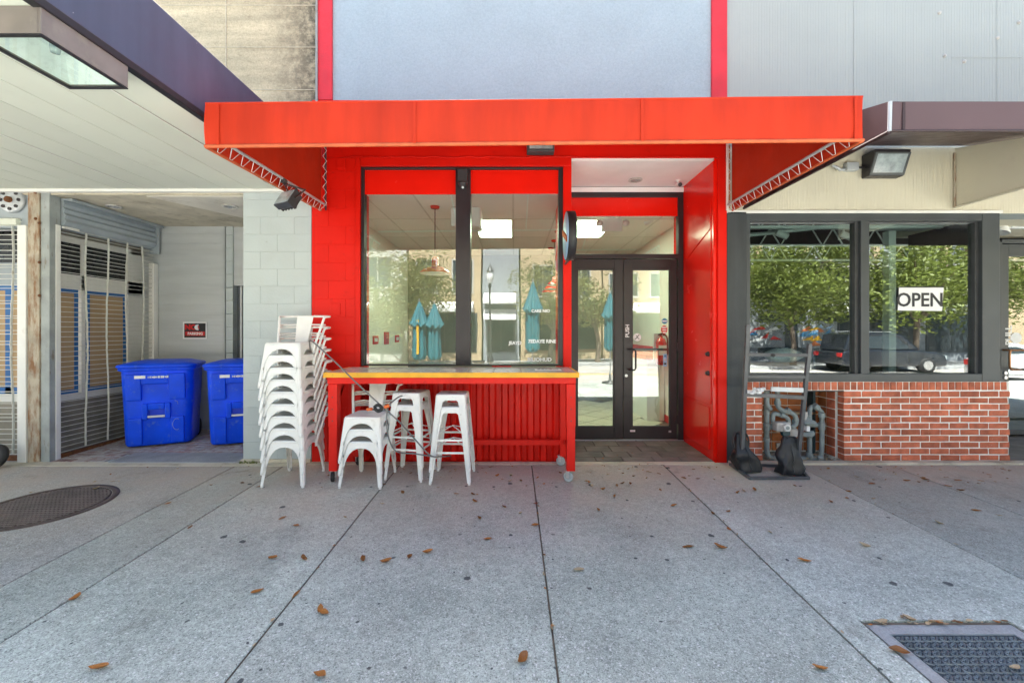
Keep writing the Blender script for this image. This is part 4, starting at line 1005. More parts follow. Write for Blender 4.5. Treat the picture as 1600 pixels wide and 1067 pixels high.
t = thing('round_blade_sign', 'round projecting sign with black drum and pale blue face beside the shop door', 'sign', (.60, YF, 2.7))
cy_, cz_, rr_ = 4.57, H + (CY - 369) / F * 4.57, .262
MB().lathe([(.001, 0), (rr_, 0), (rr_, .085), (.001, .085)], 40, Matrix.Translation((.562, cy_, cz_)) @ Matrix.Rotation(R(90), 4, 'Y')).build('drum', 'sign_black', t)
MB().lathe([(.001, 0), (rr_ - .008, 0), (rr_ - .008, .004), (.001, .004)], 40, Matrix.Translation((.5575, cy_, cz_)) @ Matrix.Rotation(R(90), 4, 'Y')).build('face', 'sign_blue', t)
mb = MB()
for k in range(5):
    yk = cy_ - .15 + .075 * k
    mb.tube([(.5555, yk, cz_ - .09 + .03 * k), (.5555, yk + .03, cz_ - .02 + .03 * k), (.5555, yk + .05, cz_ - .07 + .03 * k), (.5555, yk + .07, cz_ - .01 + .03 * k)], .010, 5)
mb.build('lettering', 'sign_orange', t)
mb = MB().tube([(.604, YF - .002, cz_ - .24), (.604, cy_ + .1, cz_ - .24)], .014, 8); mb.tube([(.604, YF - .002, cz_ + .20), (.604, cy_ + .12, cz_ + .20)], .012, 8); mb.build('bracket', 'black_metal', t)

t = thing('open_sign', 'white OPEN sign hanging at the right pane of the black framed window', 'sign', P(1438, 468, YG2 + .03))
y_ = YG2 - .022
c4 = [P(1403, 485, y_), P(1472, 486, y_), P(1474.5, 449.5, y_), P(1405, 449.5, y_)]
MB().prism(c4, (0, .006, 0)).build('board', 'white_print', t)
text_on('OPEN', .225, P(1437.5, 469.5, y_ - .003), 'lettering', 'sign_black', t, sx=.95, bold=.004)
MB().tube([P(1405, 448.5, y_), P(1475, 448.5, y_)], .006, 6).build('rail', 'black_metal', t)

t = thing('parking_sign', 'small black and red no parking sign in a white frame on the grey alcove wall', 'sign', P(305, 516, YB))
YN = YB - .016
B(XF(286.5, YN), XF(323, YN), YN, YN + .006, ZF(529, YN), ZF(503.5, YN)).build('board', 'sign_black', t)
for q_ in ((286, 323.5, 505, 503), (286, 323.5, 529.5, 527.5), (286, 288, 527.5, 505), (321.5, 323.5, 527.5, 505)): B(XF(q_[0], YN), XF(q_[1], YN), YN - .004, YN + .006, ZF(q_[2], YN), ZF(q_[3], YN)).build('sign_frame', 'white_print', t)
text_on('NO', .105, P(298, 511.5, YN - .002), 'lettering', 'sign_red', t, sx=1.1, bold=.006)
MB().cyl(P(309.5, 511.5, YN - .001), P(309.5, 511.5, YN - .003), .045, n=20).build('symbol', 'white_print', t)
text_on('R', .07, P(309.5, 511.7, YN - .005), 'lettering', 'sign_red', t, bold=.003)
B(XF(289.5, YN), XF(320, YN), YN - .002, YN - .0005, ZF(524.5, YN), ZF(518, YN)).build('sign_band', 'sign_red', t)
text_on('PARKING', .055, P(305, 521.4, YN - .004), 'lettering', 'white_print', t, sx=1.0, bold=.002)

t = thing('alarm_gong', 'round rusty water motor gong on the shutter header beside the steel column', 'alarm bell', P(22, 314, YF + .02))
mt = Matrix.Translation(P(22, 314, YF + .03)) @ Matrix.Rotation(R(90), 4, 'X')
MB().lathe([(.001, 0), (.145, 0), (.15, .012), (.145, .03), (.12, .04), (.06, .045), (.001, .045)], 28, mt).build('gong', 'galv', t)
mb = MB()
for k in range(8): mb.cyl(mt @ Vector((.105 * math.cos(k * .785), .105 * math.sin(k * .785), .042)), mt @ Vector((.105 * math.cos(k * .785), .105 * math.sin(k * .785), .052)), .02, n=8)
mb.build('bolts', 'bronze', t)
MB().lathe([(.035, .045), (.035, .075), (.02, .085), (.001, .085)], 14, mt).build('hub', 'rust', t)
mb = MB().cyl(P(26, 301, YF), P(26, 293, YF), .03, n=10); mb.box(XF(17), XF(36), YF - .02, YF + .02, ZF(293), ZF(290)); mb.build('water_pipe', 'galv', t)

# ------------------------------------------------------------------ roller shutters of open rods
def grille(label, o, d, length, z0, z1, taps, seed, loc):
    rnd = random.Random(seed)
    t = thing('rod_shutter', label, 'shutter', loc)
    o, d = Vector(o), Vector(d)
    nr = MB().tube([(0, 0, 0), (length, 0, 0)], .0042, 6, cap=False).mesh('rod', 'grille_paint')
    ang = math.atan2(d.y, d.x); z = z0; zs = []
    while z < z1:
        piece('rod', nr, t, (o.x, o.y, z), (0, R(rnd.uniform(-.35, .35)), ang)); zs.append(z); z += .0605 if z < z1 - .5 else .052
    for tp in taps:
        ph = rnd.uniform(0, 6); path = []
        for z in zs:
            u = tp + .014 * math.sin(z * 3.1 + ph) + rnd.uniform(-.004, .004)
            path.append(o + d * u + Vector((0, 0, z - o.z)) + Vector((d.y, -d.x, 0)) * .006)
        mb = MB()
        for a, b in zip(path, path[1:]): mb.bar(a, b, .006, .022, up=(d.y, -d.x, 0))
        mb.build('link_tape', 'grille_paint', t)
    a, b = o + d * .0, o + d * length; a.z = b.z = z0 - .05
    MB().bar(a, b, .035, .06).build('bottom_bar', 'rust', t)
    return t
g1 = grille('open rod roller shutter of the alcove, running back from the rusty column', (XG, YF + .1, 0), (0, 1, 0), 1.35, zg + .07, 2.90, (.34, .62, .90, 1.16), 3, (XG, 5.7, zg))
B(XG - .015, XG + .03, YF + .06, YF + .115, zg, 2.90).build('guide_rail', 'white_paint', g1, bevel=0.004)
B(XG - .05, XG + .03, YF + 1.42, YF + 1.50, zg, 2.66).build('guide_rail', 'white_paint', g1, bevel=0.004)
mb = MB()                                                     # rolled curtain: stacked slat folds under the alcove ceiling
prof = [(0, 3.22), (.10, 3.21), (.115, 3.16), (.09, 3.13), (.12, 3.10), (.10, 3.06), (.13, 3.03), (.11, 2.99), (.135, 2.95), (.11, 2.91), (.05, 2.88), (0, 2.87)]
MB().prism([(XG - .06 + a, YF + .13, b) for a, b in prof], (0, 1.30, 0)).build('roll_housing', 'blue_grey_metal', g1)
B(XG - .05, XG + .09, YF + 1.432, YF + 1.46, 2.80, 3.22).build('end_plate', 'blue_grey_metal', g1, bevel=0.004)
mb = MB().prism([(XG - .06, YF + .12, 3.225), (XG + .16, YF + .12, 3.225), (XG + .16, YF + .12, 3.19)], (0, 1.33, 0)); mb.build('hood', 'blue_grey_metal', g1)
B(XG + .03, XG + .06, YF + .125, YF + .30, 2.87, 2.895).build('curtain_bracket', 'white_paint', g1)
g2 = grille('open rod roller shutter left of the rusty column, cut by the photo edge', (-9.0, YF + .02, 0), (1, 0, 0), 9.0 + XF(31), zg + .09, 2.98, (9.0 + XF(17), 2.0, 1.0), 5, (-7, YF, zg))
B(XF(32), XF(45.5), YF - .035, YF + .05, zg - .02, ZF(353)).build('guide_rail', 'white_paint', g2, bevel=0.004)

# ------------------------------------------------------------------ metal armchairs
def leg_mesh(sx, sy, hs, ztop, fx, fy, apex, knee, w0, w1, th=.004, flat=0.04):
    """one folded sheet leg: half of the arch on two faces, meeting at the corner line"""
    mb = MB(); rows = []
    zs = [.022, .08, .15, .20, knee] + [knee + (apex - knee) * math.sin(R(90) * k / 6) for k in range(1, 7)] + [ztop]
    for z in zs:
        t = (ztop - z) / ztop
        cx_ = sx * (hs + (fx - hs) * t); cy_ = sy * (hs + (fy - hs) * t)
        if z <= knee: w_ = w0 + (w1 - w0) * (z / knee); ix = abs(cx_) - w_; iy = abs(cy_) - w_
        elif z <= apex + 1e-6:
            s_ = max(0, 1 - ((z - knee) / (apex - knee)) ** 2.5) ** (1 / 2.3)
            ix = max(.0008, (abs(cx_) - w1) * s_); iy = max(.0008, (abs(cy_) - w1) * s_)
        else: ix = iy = .0008
        rows.append((Vector((sx * ix, cy_, z)), Vector((cx_ - sx * .012, cy_, z)), Vector((cx_, cy_ - sy * .012, z)), Vector((cx_, sy * iy, z))))
    vs = [p for r in rows for p in r]
    fs = [(i * 4 + j, i * 4 + j + 1, i * 4 + 5 + j, i * 4 + 4 + j) for i in range(len(rows) - 1) for j in range(3)]
    mb.add(vs, fs, False)
    # inner skin
    c = Vector((0, 0, 0)); vin = []
    for r in rows:
        for j, p in enumerate(r):
            vin.append(p + Vector((-sx * th if j > 1 else (-sx * th * .6 if j == 1 else 0), -sy * th if j < 2 else (-sy * th * .6 if j == 2 else 0), 0)))
    mb.add(vin, [tuple(reversed(f)) for f in fs])
    mb.tube([r[0] + Vector((0, -sy * .003, 0)) for r in rows[:-1]], .0055, 5)
    mb.tube([r[3] + Vector((-sx * .003, 0, 0)) for r in rows[:-1]], .0045, 5)
    foot = rows[0]; cc = (foot[1] + foot[2]) / 2
    return mb, Vector((cc.x - sx * .010, cc.y - sy * .010, 0))
def seat_mb(hs, zt, drop, dish=.006):
    mb = MB()
    rings = [rrect(0, 0, hs, hs, .03, zt - drop), rrect(0, 0, hs + .002, hs + .002, .03, zt - .012), rrect(0, 0, hs - .001, hs - .001, .03, zt - .003), rrect(0, 0, hs - .012, hs - .012, .03, zt), rrect(0, 0, hs - .05, hs - .05, .03, zt - dish * .5), rrect(0, 0, hs * .4, hs * .4, .03, zt - dish)]
    mb.loft(rings, cap=False); mb.add(rings[-1], [tuple(range(len(rings[-1])))])
    inner = [p + Vector((0, 0, -.004)) for p in rings[4]]
    mb.add(inner, [tuple(reversed(range(len(inner))))])
    return mb
def make_chair(label, group):
    t = thing('metal_armchair', label, 'chair', group=group, local=True)
    hs, zt = .182, .450
    mb = seat_mb(hs, zt, .045); mb.tube(rrect(0, 0, hs + .003, hs + .003, .03, zt - .020), .0045, 5, closed=True); mb.build('seat', 'chair_white', t, recalc=False)
    for sx in (-1, 1):
        for sy in (-1, 1):
            mb, ft = leg_mesh(sx, sy, hs + .001, zt - .014, .222 if sy < 0 else .205, .245 if sy < 0 else .265, .390, .19, .028, .036)
            lg = mb.build('leg', 'chair_white', t, recalc=False)
            MB().lathe([(.013, 0), (.015, .004), (.015, .035), (.010, .04)], 10, Matrix.Translation(ft)).build('foot_tip', 'stool_white', lg)
    # backrest panel: slightly curved sheet
    mb = MB(); rows = []
    for k in range(6):
        u = k / 5; z = .445 + .285 * u; y = .176 + .085 * u; hw = .070 + .022 * u
        rows.append([Vector((hw * (i / 3 - 1), y + .012 * u * (1 - ((i - 3) / 3) ** 2), z)) for i in range(7)])
    fr_ = [p for r in rows for p in r]; fs = [(k * 7 + i, k * 7 + i + 1, k * 7 + 8 + i, k * 7 + 7 + i) for k in range(5) for i in range(6)]
    mb.add(fr_, fs, True); mb.add([p + Vector((0, .004, 0)) for p in fr_], [tuple(reversed(f)) for f in fs], True)
    mb.tube([rows[-1][i] + Vector((0, .002, 0)) for i in range(7)], .008, 6)
    mb.build('backrest', 'chair_white', t, recalc=False)
    for sx in (-1, 1):
        def rail(z, k):                                       # arc from the post round to the panel
            yb_ = .176 + .085 * ((z - .445) / .285); hw = .068 + .022 * ((z - .445) / .285); xo = .19 + .06 * k; yo = .07 + .12 * k
            return smooth([Vector((sx * xo, yo, z - .010)), Vector((sx * (xo + .014 * k + .004), yo + .045, z - .004)), Vector((sx * (xo + .008 * k), yo + .085 + .02 * k, z)), Vector((sx * (xo - .05), yb_ + .045, z + .002)), Vector((sx * (hw + .06), yb_ + .040 + .01 * k, z + .003)), Vector((sx * hw, yb_ + .008, z + .003))], 4)
        mb = MB()
        post = smooth([Vector((sx * .190, .070, .335)), Vector((sx * .196, .074, .40)), Vector((sx * .222, .130, .55)), Vector((sx * .244, .178, .685)), Vector((sx * .249, .190, .712))], 4)
        mb.tube(post + rail(.728, 1.0)[1:], .0130, 8)
        mb.build('arm_tube', 'chair_white', t)
        mb = MB().tube(rail(.635, .62), .009, 6); mb.tube(rail(.540, .32), .009, 6); mb.build('arm_rail', 'chair_white', t)
    return t
ORD = ['topmost', 'second from the top', 'third from the top', 'fourth from the top', 'middle', 'fourth from the bottom', 'third from the bottom', 'second from the bottom', 'bottom']
sx0, sy0 = -2.285, 4.405
z0 = gz(4.16); sp = .1225
ch0 = make_chair('white metal armchair, bottom of the tall stack by the grey block pillar', 'white armchairs in the tall stack')
rn = random.Random(11)
for k in range(9):
    loc = (sx0 - .0047 * k + rn.uniform(-.006, .006), sy0 + .002 * k, z0 + sp * k)
    lab = 'white metal armchair, %s of the tall stack by the grey block pillar' % ORD[8 - k]
    c = ch0 if k == 0 else dup(ch0, loc, R(-1 + rn.uniform(-.7, .7)), lab)
    c.location = loc; c.rotation_euler = (R(rn.uniform(-.25, .25)), R(rn.uniform(-.3, .3)), R(-1 + rn.uniform(-1.3, 1.3)))
for k, lab in enumerate(('bottom of the short stack under the counter', 'middle of the short stack under the counter', 'topmost of the short stack under the counter, holding the cable lock')):
    dup(ch0, (-1.50 - .002 * k, 4.375 + .002 * k, gz(4.12) + sp * k), R(-3.5 + k * .6), 'white metal armchair, ' + lab, 'white armchairs in the short stack')

# ------------------------------------------------------------------ bar stools
def make_stool(label):
    t = thing('bar_stool', label, 'stool', group='white metal bar stools', local=True)
    hs, zt = .150, .775
    mb = seat_mb(hs, zt, .062, .003); mb.build('seat', 'stool_white', t, recalc=False)
    mb = MB(); r1 = rrect(0, 0, .05, .017, .016, zt - .0015, 4); mb.add(r1, [tuple(range(len(r1)))]); mb.build('grip_slot', 'dark_void', t, recalc=False)
    fx = .213
    for sx in (-1, 1):
        for sy in (-1, 1):
            mb = MB(); rows = []
            for z in (.022, .25, .5, .70, zt - .014):
                u = (zt - z) / zt; c = hs + (fx - hs) * u; w_ = .030 + .034 * (z / zt) 
                if z > .70: w_ = hs - .001
                elif z > .69: w_ = .075
                rows.append([Vector((sx * (c - w_), sy * c, z)), Vector((sx * (c - .012), sy * c, z)), Vector((sx * c, sy * (c - .012), z)), Vector((sx * c, sy * (c - w_), z))])
            vs = [p for r in rows for p in r]; fs = [(i * 4 + j, i * 4 + j + 1, i * 4 + 5 + j, i * 4 + 4 + j) for i in range(len(rows) - 1) for j in range(3)]
            mb.add(vs, fs)
            mb.add([p + Vector((-sx * .0035, -sy * .0035, 0)) for p in vs], [tuple(reversed(f)) for f in fs])
            mb.tube([r[0] + Vector((0, -sy * .002, 0)) for r in rows], .004, 5); mb.tube([r[3] + Vector((-sx * .002, 0, 0)) for r in rows], .004, 5)
            lg = mb.build('leg', 'stool_white', t, recalc=False)
            cc = (rows[0][1] + rows[0][2]) / 2
            MB().lathe([(.012, 0), (.014, .004), (.014, .034), (.010, .04)], 10, Matrix.Translation((cc.x - sx * .008, cc.y - sy * .008, 0))).build('foot_tip', 'stool_white', lg)
    u = (zt - .315) / zt; c = hs + (fx - hs) * u
    for a, b in (((-1, -1), (1, -1)), ((1, -1), (1, 1)), ((1, 1), (-1, 1)), ((-1, 1), (-1, -1))):
        MB().bar((a[0] * (c - .012), a[1] * (c - .012), .315), (b[0] * (c - .012), b[1] * (c - .012), .315), .006, .020, up=(0, 0, 1)).build('stretcher', 'stool_white', t)
    mb = MB(); u = (zt - .40) / zt; c = hs + (fx - hs) * u - .02
    mb.tube([(-c, -c, .36), (0, 0, .43), (c, c, .36)], .005, 6); mb.tube([(-c, c, .36), (0, 0, .424), (c, -c, .36)], .005, 6); mb.build('cross_brace', 'stool_white', t)
    return t
s0 = make_stool('white metal bar stool, lower one of the left stacked pair under the counter')
s0.location = (-1.105, 4.545, gz(4.5) - .005); s0.rotation_euler = (0, 0, R(-11))
dup(s0, (-1.101, 4.548, gz(4.5) + .122), R(-10.5), 'chipped white metal bar stool, upper one of the left stacked pair under the counter')
dup(s0, (-.640, 4.445, gz(4.4) - .005), R(-1.5), 'white metal bar stool, lower one of the right stacked pair under the counter')
dup(s0, (-.642, 4.447, gz(4.4) + .122), R(-1.2), 'chipped white metal bar stool, upper one of the right stacked pair under the counter')

# ------------------------------------------------------------------ bar counter on casters
tb = thing('bar_counter', 'red steel bar counter on casters with white tiled top and yellow edge', 'table', (-.63, 4.6, gz(4.6)))
TX0, TX1, TY0, TY1 = -1.925, .660, 4.26, 4.93
ZT = 1.217
B(TX0 + .02, TX1 - .02, TY0 + .02, TY1, ZT - .045, ZT - .008).build('top', 'counter_grout', tb)
for q_ in ((TX0, TX1, TY0, TY0 + .02), (TX0, TX0 + .02, TY0 + .02, TY1), (TX1 - .02, TX1, TY0 + .02, TY1)): B(*q_, ZT - .052, ZT - .001).build('edge_strip', 'yellow_edge', tb, bevel=0.003)
nx, ny = 9, 3
for i in range(nx):
    for j in range(ny):
        a = TX0 + .022 + (TX1 - TX0 - .044) * i / nx; b = TX0 + .022 + (TX1 - TX0 - .044) * (i + 1) / nx
        c = TY0 + .022 + (TY1 - TY0 - .022) * j / ny; d = TY0 + .022 + (TY1 - TY0 - .022) * (j + 1) / ny
        B(a + .003, b - .003, c + .003, d - .003, ZT - .009, ZT + random.uniform(-.0012, .0008)).build('tile', 'counter_tile', tb, bevel=0.002, seg=1)
text_on('OOT-OUT', .045, (XF(856, 4.55), 4.55, ZT + .0065), 'lettering', 'sign_black', tb, rot=(0, 0, 0), sx=1.1)
B(XF(856, 4.55) - .14, XF(856, 4.55) + .14, 4.45, 4.63, ZT + .0015, ZT + .004).build('sticker', 'white_print', tb)
LZ = gz(4.3) + .115
legs = [(TX0 + .035, TY0 + .045), (TX1 - .12, TY0 + .045), (TX0 + .10, 4.80), (TX1 - .135, 4.80)]
for (x, y) in legs:
    mb = B(x, x + .085, y, y + .085, LZ, ZT - .12 if y < 4.5 else ZT - .06)
    mb.box(x - .004, x + .089, y - .004, y + .089, .66, ZT - .121) if y < 4.5 else None
    lg = mb.build('leg', 'red_metal', tb, bevel=0.005)
    for k in range(3 if y < 4.5 else 0): MB().cyl((x + .042, y - .004, .72 + .12 * k), (x + .042, y - .008, .72 + .12 * k), .006, n=8).build('bolt', 'black_metal', lg)
B(TX0 + .03, TX1 - .03, TY0 + .03, TY0 + .10, ZT - .118, ZT - .053).build('apron', 'red_metal', tb, bevel=0.004)
B(TX0 + .08, TX1 - .10, 4.82, 4.88, ZT - .118, ZT - .053).build('apron', 'red_metal', tb, bevel=0.004)
for x in (TX0 + .05, TX1 - .10): B(x, x + .05, TY0 + .131, 4.80, ZT - .118, ZT - .055).build('side_rail', 'red_metal', tb, bevel=0.004)
B(TX0 + .185, TX1 - .135, 4.81, 4.87, .335, .395).build('stretcher', 'red_metal', tb, bevel=0.004)
for x in (TX0 + .07, TX1 - .09):
    B(x, x + .035, TY0 + .13, 4.80, .36, .40).build('side_rail', 'red_metal', tb, bevel=0.004)
    MB().prism([(x + .02, TY0 + .131, .80), (x + .02, TY0 + .131, .98), (x + .02, TY0 + .34, ZT - .119), (x + .02, TY0 + .20, ZT - .119)], (.012, 0, 0)).build('gusset', 'red_metal', tb)
def caster(x, y, m):
    g = gz(y); r = .048; mb = MB().lathe([(.012, -.017), (r - .006, -.017), (r, -.010), (r, .010), (r - .006, .017), (.012, .017)], 22, Matrix.Translation((x, y, g + r + .001)) @ Matrix.Rotation(R(90), 4, 'Y') @ Matrix.Rotation(0, 4, 'Z'))
    w_ = mb.build('wheel', 'black_rubber' if m else 'caster_grey', tb)
    return w_
def caster2(x, y, m, rot):
    g = gz(y); r = .050
    mt = Matrix.Translation((x, y, g + r + .001)) @ Matrix.Rotation(R(rot), 4, 'Z') @ Matrix.Rotation(R(90), 4, 'Y')
    w_ = MB().lathe([(.001, -.012), (.014, -.019), (.018, -.014), (r - .012, -.014), (r - .009, -.018), (r, -.011), (r, .011), (r - .009, .018), (r - .012, .014), (.018, .014), (.014, .019), (.001, .012)], 24, mt).build('caster', 'black_rubber' if m else 'caster_grey', tb)
    mb = MB()
    for s in (-1, 1): mb.obox(mt @ Matrix.Translation((-.028, .006, s * .025)), .07, .03, .004)
    mb.obox(mt @ Matrix.Translation((-.062, .008, 0)), .006, .05, .055); mb.build('fork', 'zinc', w_)
    MB().cyl(mt @ Vector((0, 0, -.03)), mt @ Vector((0, 0, .03)), .008, n=8).build('axle', 'zinc', w_)
caster2(legs[0][0] + .03, legs[0][1] + .03, True, 20); caster2(legs[1][0] + .02, legs[1][1] + .03, False, 72)
caster2(legs[2][0] + .04, 4.84, True, 40); caster2(legs[3][0] + .01, 4.83, False, 65)

# security cable with its lock
def Pp(px, py, y): return P(px, py, y)
cab = MB()
cab.tube(smooth([Pp(485, 546, 4.3), Pp(484, 538, 4.2), Pp(487, 533, 4.17), Pp(520, 562, 4.10), Pp(560, 601, 4.06), Pp(599, 637, 4.05)]), .007, 8)
cab.tube(smooth([Pp(599, 637, 4.05), Pp(625, 660, 4.10), Pp(650, 688, 4.16), Pp(672, 711, 4.19), Pp(690, 713, 4.24), Pp(704, 712, 4.4)]), .007, 8)
cab.tube(smooth([Pp(606, 636, 4.06), Pp(604, 655, 4.06), Pp(606, 678, 4.06), Pp(612, 696, 4.08), Pp(622, 706, 4.10), Pp(650, 709, 4.16), Pp(676, 713, 4.20)]), .007, 8)
cab.tube(smooth([Pp(574, 639, 4.10), Pp(590, 640, 4.06), Pp(606, 633, 4.06), Pp(620, 622, 4.2), Pp(628, 618, 4.32)]), .007, 8)
tag(cab.build('security_cable', 'cable_grey'), 'dark grey steel cable strung from the tall chair stack to the bar stools', 'cable')
t = thing('cable_lock', 'black and orange cable lock lying on the short chair stack', 'lock', Pp(590, 638, 4.06))
MB().tube(smooth([Pp(585, 636, 4.05), Pp(589, 633, 4.04), Pp(594, 634, 4.04), Pp(596, 640, 4.04), Pp(590, 642, 4.04), Pp(585, 637, 4.05)], 4), .016, 8).build('lock_body', 'black_rubber', t)
MB().tube([Pp(574, 639.5, 4.10), Pp(581, 639, 4.07)], .015, 8).build('orange_sleeve', 'lock_orange', t)
MB().tube([Pp(601, 636, 4.04), Pp(608, 633.5, 4.04)], .016, 8).build('orange_sleeve', 'lock_orange', t)

# ------------------------------------------------------------------ blue wheeled bins
def make_bin(label):
    t = thing('wheeled_bin', label, 'bin', group='blue wheeled bins in the alcove', local=True)
    zs = [(0.03, .385, .31, .10), (.06, .40, .325, .11), (.45, .415, .345, .12), (.82, .43, .37, .12), (.98, .435, .38, .12)]
    mb = MB().loft([rrect(0, 0, a, b, r, z, 6) for z, a, b, r in zs])
    mb.build('body', 'bin_blue', t)
    def yf(z): return -(.31 + (.38 - .31) * z / .98)
    mb = MB()
    # proud upper shoulders and lower legs of the front, framing the recessed panel
    def patch(x0, x1, z0_, z1_, off):
        b = [(x0, yf(z0_) - off * .8, z0_), (x1, yf(z0_) - off * .8, z0_), (x1, yf(z0_) + .05, z0_), (x0, yf(z0_) + .05, z0_)]
        tp = [(x0, yf(z1_) - off, z1_), (x1, yf(z1_) - off, z1_), (x1, yf(z1_) + .05, z1_), (x0, yf(z1_) + .05, z1_)]
        mb.hexa(b, tp)
    patch(-.35, -.17, .60, .93, .05); patch(.15, .35, .60, .93, .05); patch(-.17, .15, .80, .93, .05)
    patch(-.33, -.17, .045, .38, .045); patch(.17, .33, .045, .38, .045)
    patch(-.169, -.10, .36, .56, .052); patch(.10, .169, .36, .56, .052); patch(-.10, .10, .48, .56, .052)
    mb.build('moulded_panels', 'bin_blue', t, bevel=0.014)
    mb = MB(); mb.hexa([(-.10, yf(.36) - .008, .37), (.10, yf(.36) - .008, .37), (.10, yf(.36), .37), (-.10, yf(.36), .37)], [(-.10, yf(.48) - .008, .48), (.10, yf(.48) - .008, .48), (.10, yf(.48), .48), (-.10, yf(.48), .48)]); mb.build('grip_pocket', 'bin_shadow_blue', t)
    MB().cyl((-.10, yf(.39) - .04, .395), (.10, yf(.39) - .04, .395), .014, n=10).build('lift_bar', 'plastic_white', t)
    mb = MB().loft([rrect(0, 0, .445, .39, .12, .965, 6), rrect(0, 0, .465, .41, .12, .975, 6), rrect(0, 0, .465, .41, .12, 1.005, 6), rrect(0, 0, .45, .395, .12, 1.01, 6)]); mb.build('rim', 'bin_blue', t)
    mb = MB().loft([rrect(0, -.01, .475, .425, .12, 1.013, 6), rrect(0, -.01, .48, .43, .12, 1.025, 6), rrect(0, -.005, .47, .42, .12, 1.045, 6), rrect(0, .0, .40, .34, .10, 1.062, 6), rrect(0, .02, .30, .26, .08, 1.085, 6), rrect(0, .02, .27, .23, .07, 1.088, 6)])
    mb.build('lid', 'bin_blue', t)
    MB().tube([(-.30, .42, 1.0), (-.30, .47, 1.0), (.30, .47, 1.0), (.30, .42, 1.0)], .015, 8).build('handle', 'bin_blue', t)
    for s in (-1, 1):
        MB().lathe([(.03, -.03), (.11, -.03), (.125, -.015), (.125, .015), (.11, .03), (.03, .03)], 22, Matrix.Translation((s * .36, .33, .126)) @ Matrix.Rotation(R(90), 4, 'Y')).build('wheel', 'black_rubber', t)
    MB().cyl((-.36, .33, .126), (.36, .33, .126), .014).build('axle', 'black_metal', t)
    rb_ = random.Random(4); mb = MB()
    zz = .895; yy = yf(zz) - .054
    mb.box(-.24, -.115, yy - .004, yy + .01, zz - .018, zz + .018); mb.build('sticker', 'white_print', t)
    mb = MB(); x = -.085
    while x < .15:
        w_ = rb_.uniform(.006, .016); h_ = rb_.choice((.010, .014, .014)); mb.box(x, x + w_, yy - .003, yy + .01, zz - h_ - .004, zz + h_ - .004); x += w_ + rb_.choice((.004, .004, .010))
    mb.build('lettering', 'white_print', t)
    mb = MB(); c = Vector((.245, yf(.30) - .050, .28))
    mb.tube([c + Vector((.05 * math.cos(R(a)), 0, .07 * math.sin(R(a)))) for a in range(60, 310, 20)], .003, 5)
    c = Vector((.235, yf(.55) - .010, .55)); mb.tube([c + Vector((-.02, 0, .03)), c + Vector((.01, 0, .02)), c + Vector((.02, 0, -.02))], .003, 5)
    mb.build('chalk_marks', 'scuff_blue', t)
    mb = MB()
    xm = -.43
    mb.prism([(xm, -.06, .80), (xm, -.02, .86), (xm, .02, .80), (xm, -.02, .73)], (-.006, 0, 0)); mb.prism([(xm, -.08, .68), (xm, .05, .69), (xm, .05, .705), (xm, -.08, .695)], (-.006, 0, 0)); mb.build('recycle_mark', 'white_print', t)
    return t
b0 = make_bin('blue wheeled recycling bin with closed lid, nearest the rod shutter, fully in view')
b0.location = (-4.80, 5.80, gz(5.6) - .004); b0.rotation_euler = (0, 0, R(25)); b0.scale = (.88, .85, 1.04)
b1 = dup(b0, (-3.74, 5.87, gz(5.65)), R(22), 'blue wheeled recycling bin half hidden behind the grey block pillar')

# ------------------------------------------------------------------ frame stand with sandbags
t = thing('sign_stand', 'black steel frame stand with crossbars in front of the brick wall', 'stand', (2.75, 4.65, gz(4.65)))
def G(px, py, lift=.016):
    y = F * H / (py - 504.0); v = P(px, py, y); v.z = gz(y) + lift; return v
bl, bf, br, bb = G(1141, 727), G(1172, 749), G(1263, 749), G(1247, 731)
MB().bar(bl, bf, .03).build('base_bar', 'stand_metal', t, bevel=0.003); MB().bar(bf + Vector((-.01, 0, 0)), br + Vector((.01, 0, 0)), .03).build('base_bar', 'stand_metal', t, bevel=0.003)
MB().bar(br, bb, .03).build('base_bar', 'stand_metal', t, bevel=0.003); MB().bar(bl + Vector((.02, 0, 0)), bb + Vector((.01, 0, .0)), .028).build('base_bar', 'stand_metal', t, bevel=0.003)
ul0 = G(1158, 737, .03); ul1 = P(1168, 508, 4.50)
ur0 = G(1245, 740, .03); ur1 = P(1265, 537, 4.36)
MB().bar(ul0, ul1, .038).build('upright', 'stand_metal', t, bevel=0.003); MB().bar(ur0, ur1, .036).build('upright', 'stand_metal', t, bevel=0.003)
def along(a, b, py):
    lo, hi = 0.0, 1.0
    for _ in range(40):
        m_ = (lo + hi) / 2; p = a.lerp(b, m_); y_ = CY - (p.z - H) / p.y * F
        if y_ > py: lo = m_
        else: hi = m_
    return a.lerp(b, lo)
for pl, pr_, wd in ((554, 555, .036), (588, 589, .032), (616, 621, .042)):
    MB().bar(along(ul0, ul1, pl), along(ur0, ur1, pr_), wd).build('crossbar', 'stand_metal', t, bevel=0.003)
a, b = along(ul0, ul1, 604), along(ur0, ur1, 612)
MB().bar(a.lerp(b, .42) + Vector((0, -.02, .0)), b + Vector((-.03, -.02, .02)), .02, .05).build('ledge', 'galv', t, bevel=0.003)
MB().cyl(along(ul0, ul1, 555).lerp(along(ur0, ur1, 555), .42) + Vector((0, -.03, 0)), along(ul0, ul1, 555).lerp(along(ur0, ur1, 555), .42) + Vector((0, .03, 0)), .018, n=10).build('knob', 'black_rubber', t)
tw = MB(); ca, cb = along(ul0, ul1, 611), along(ur0, ur1, 611)
base = ca.lerp(cb, .06)
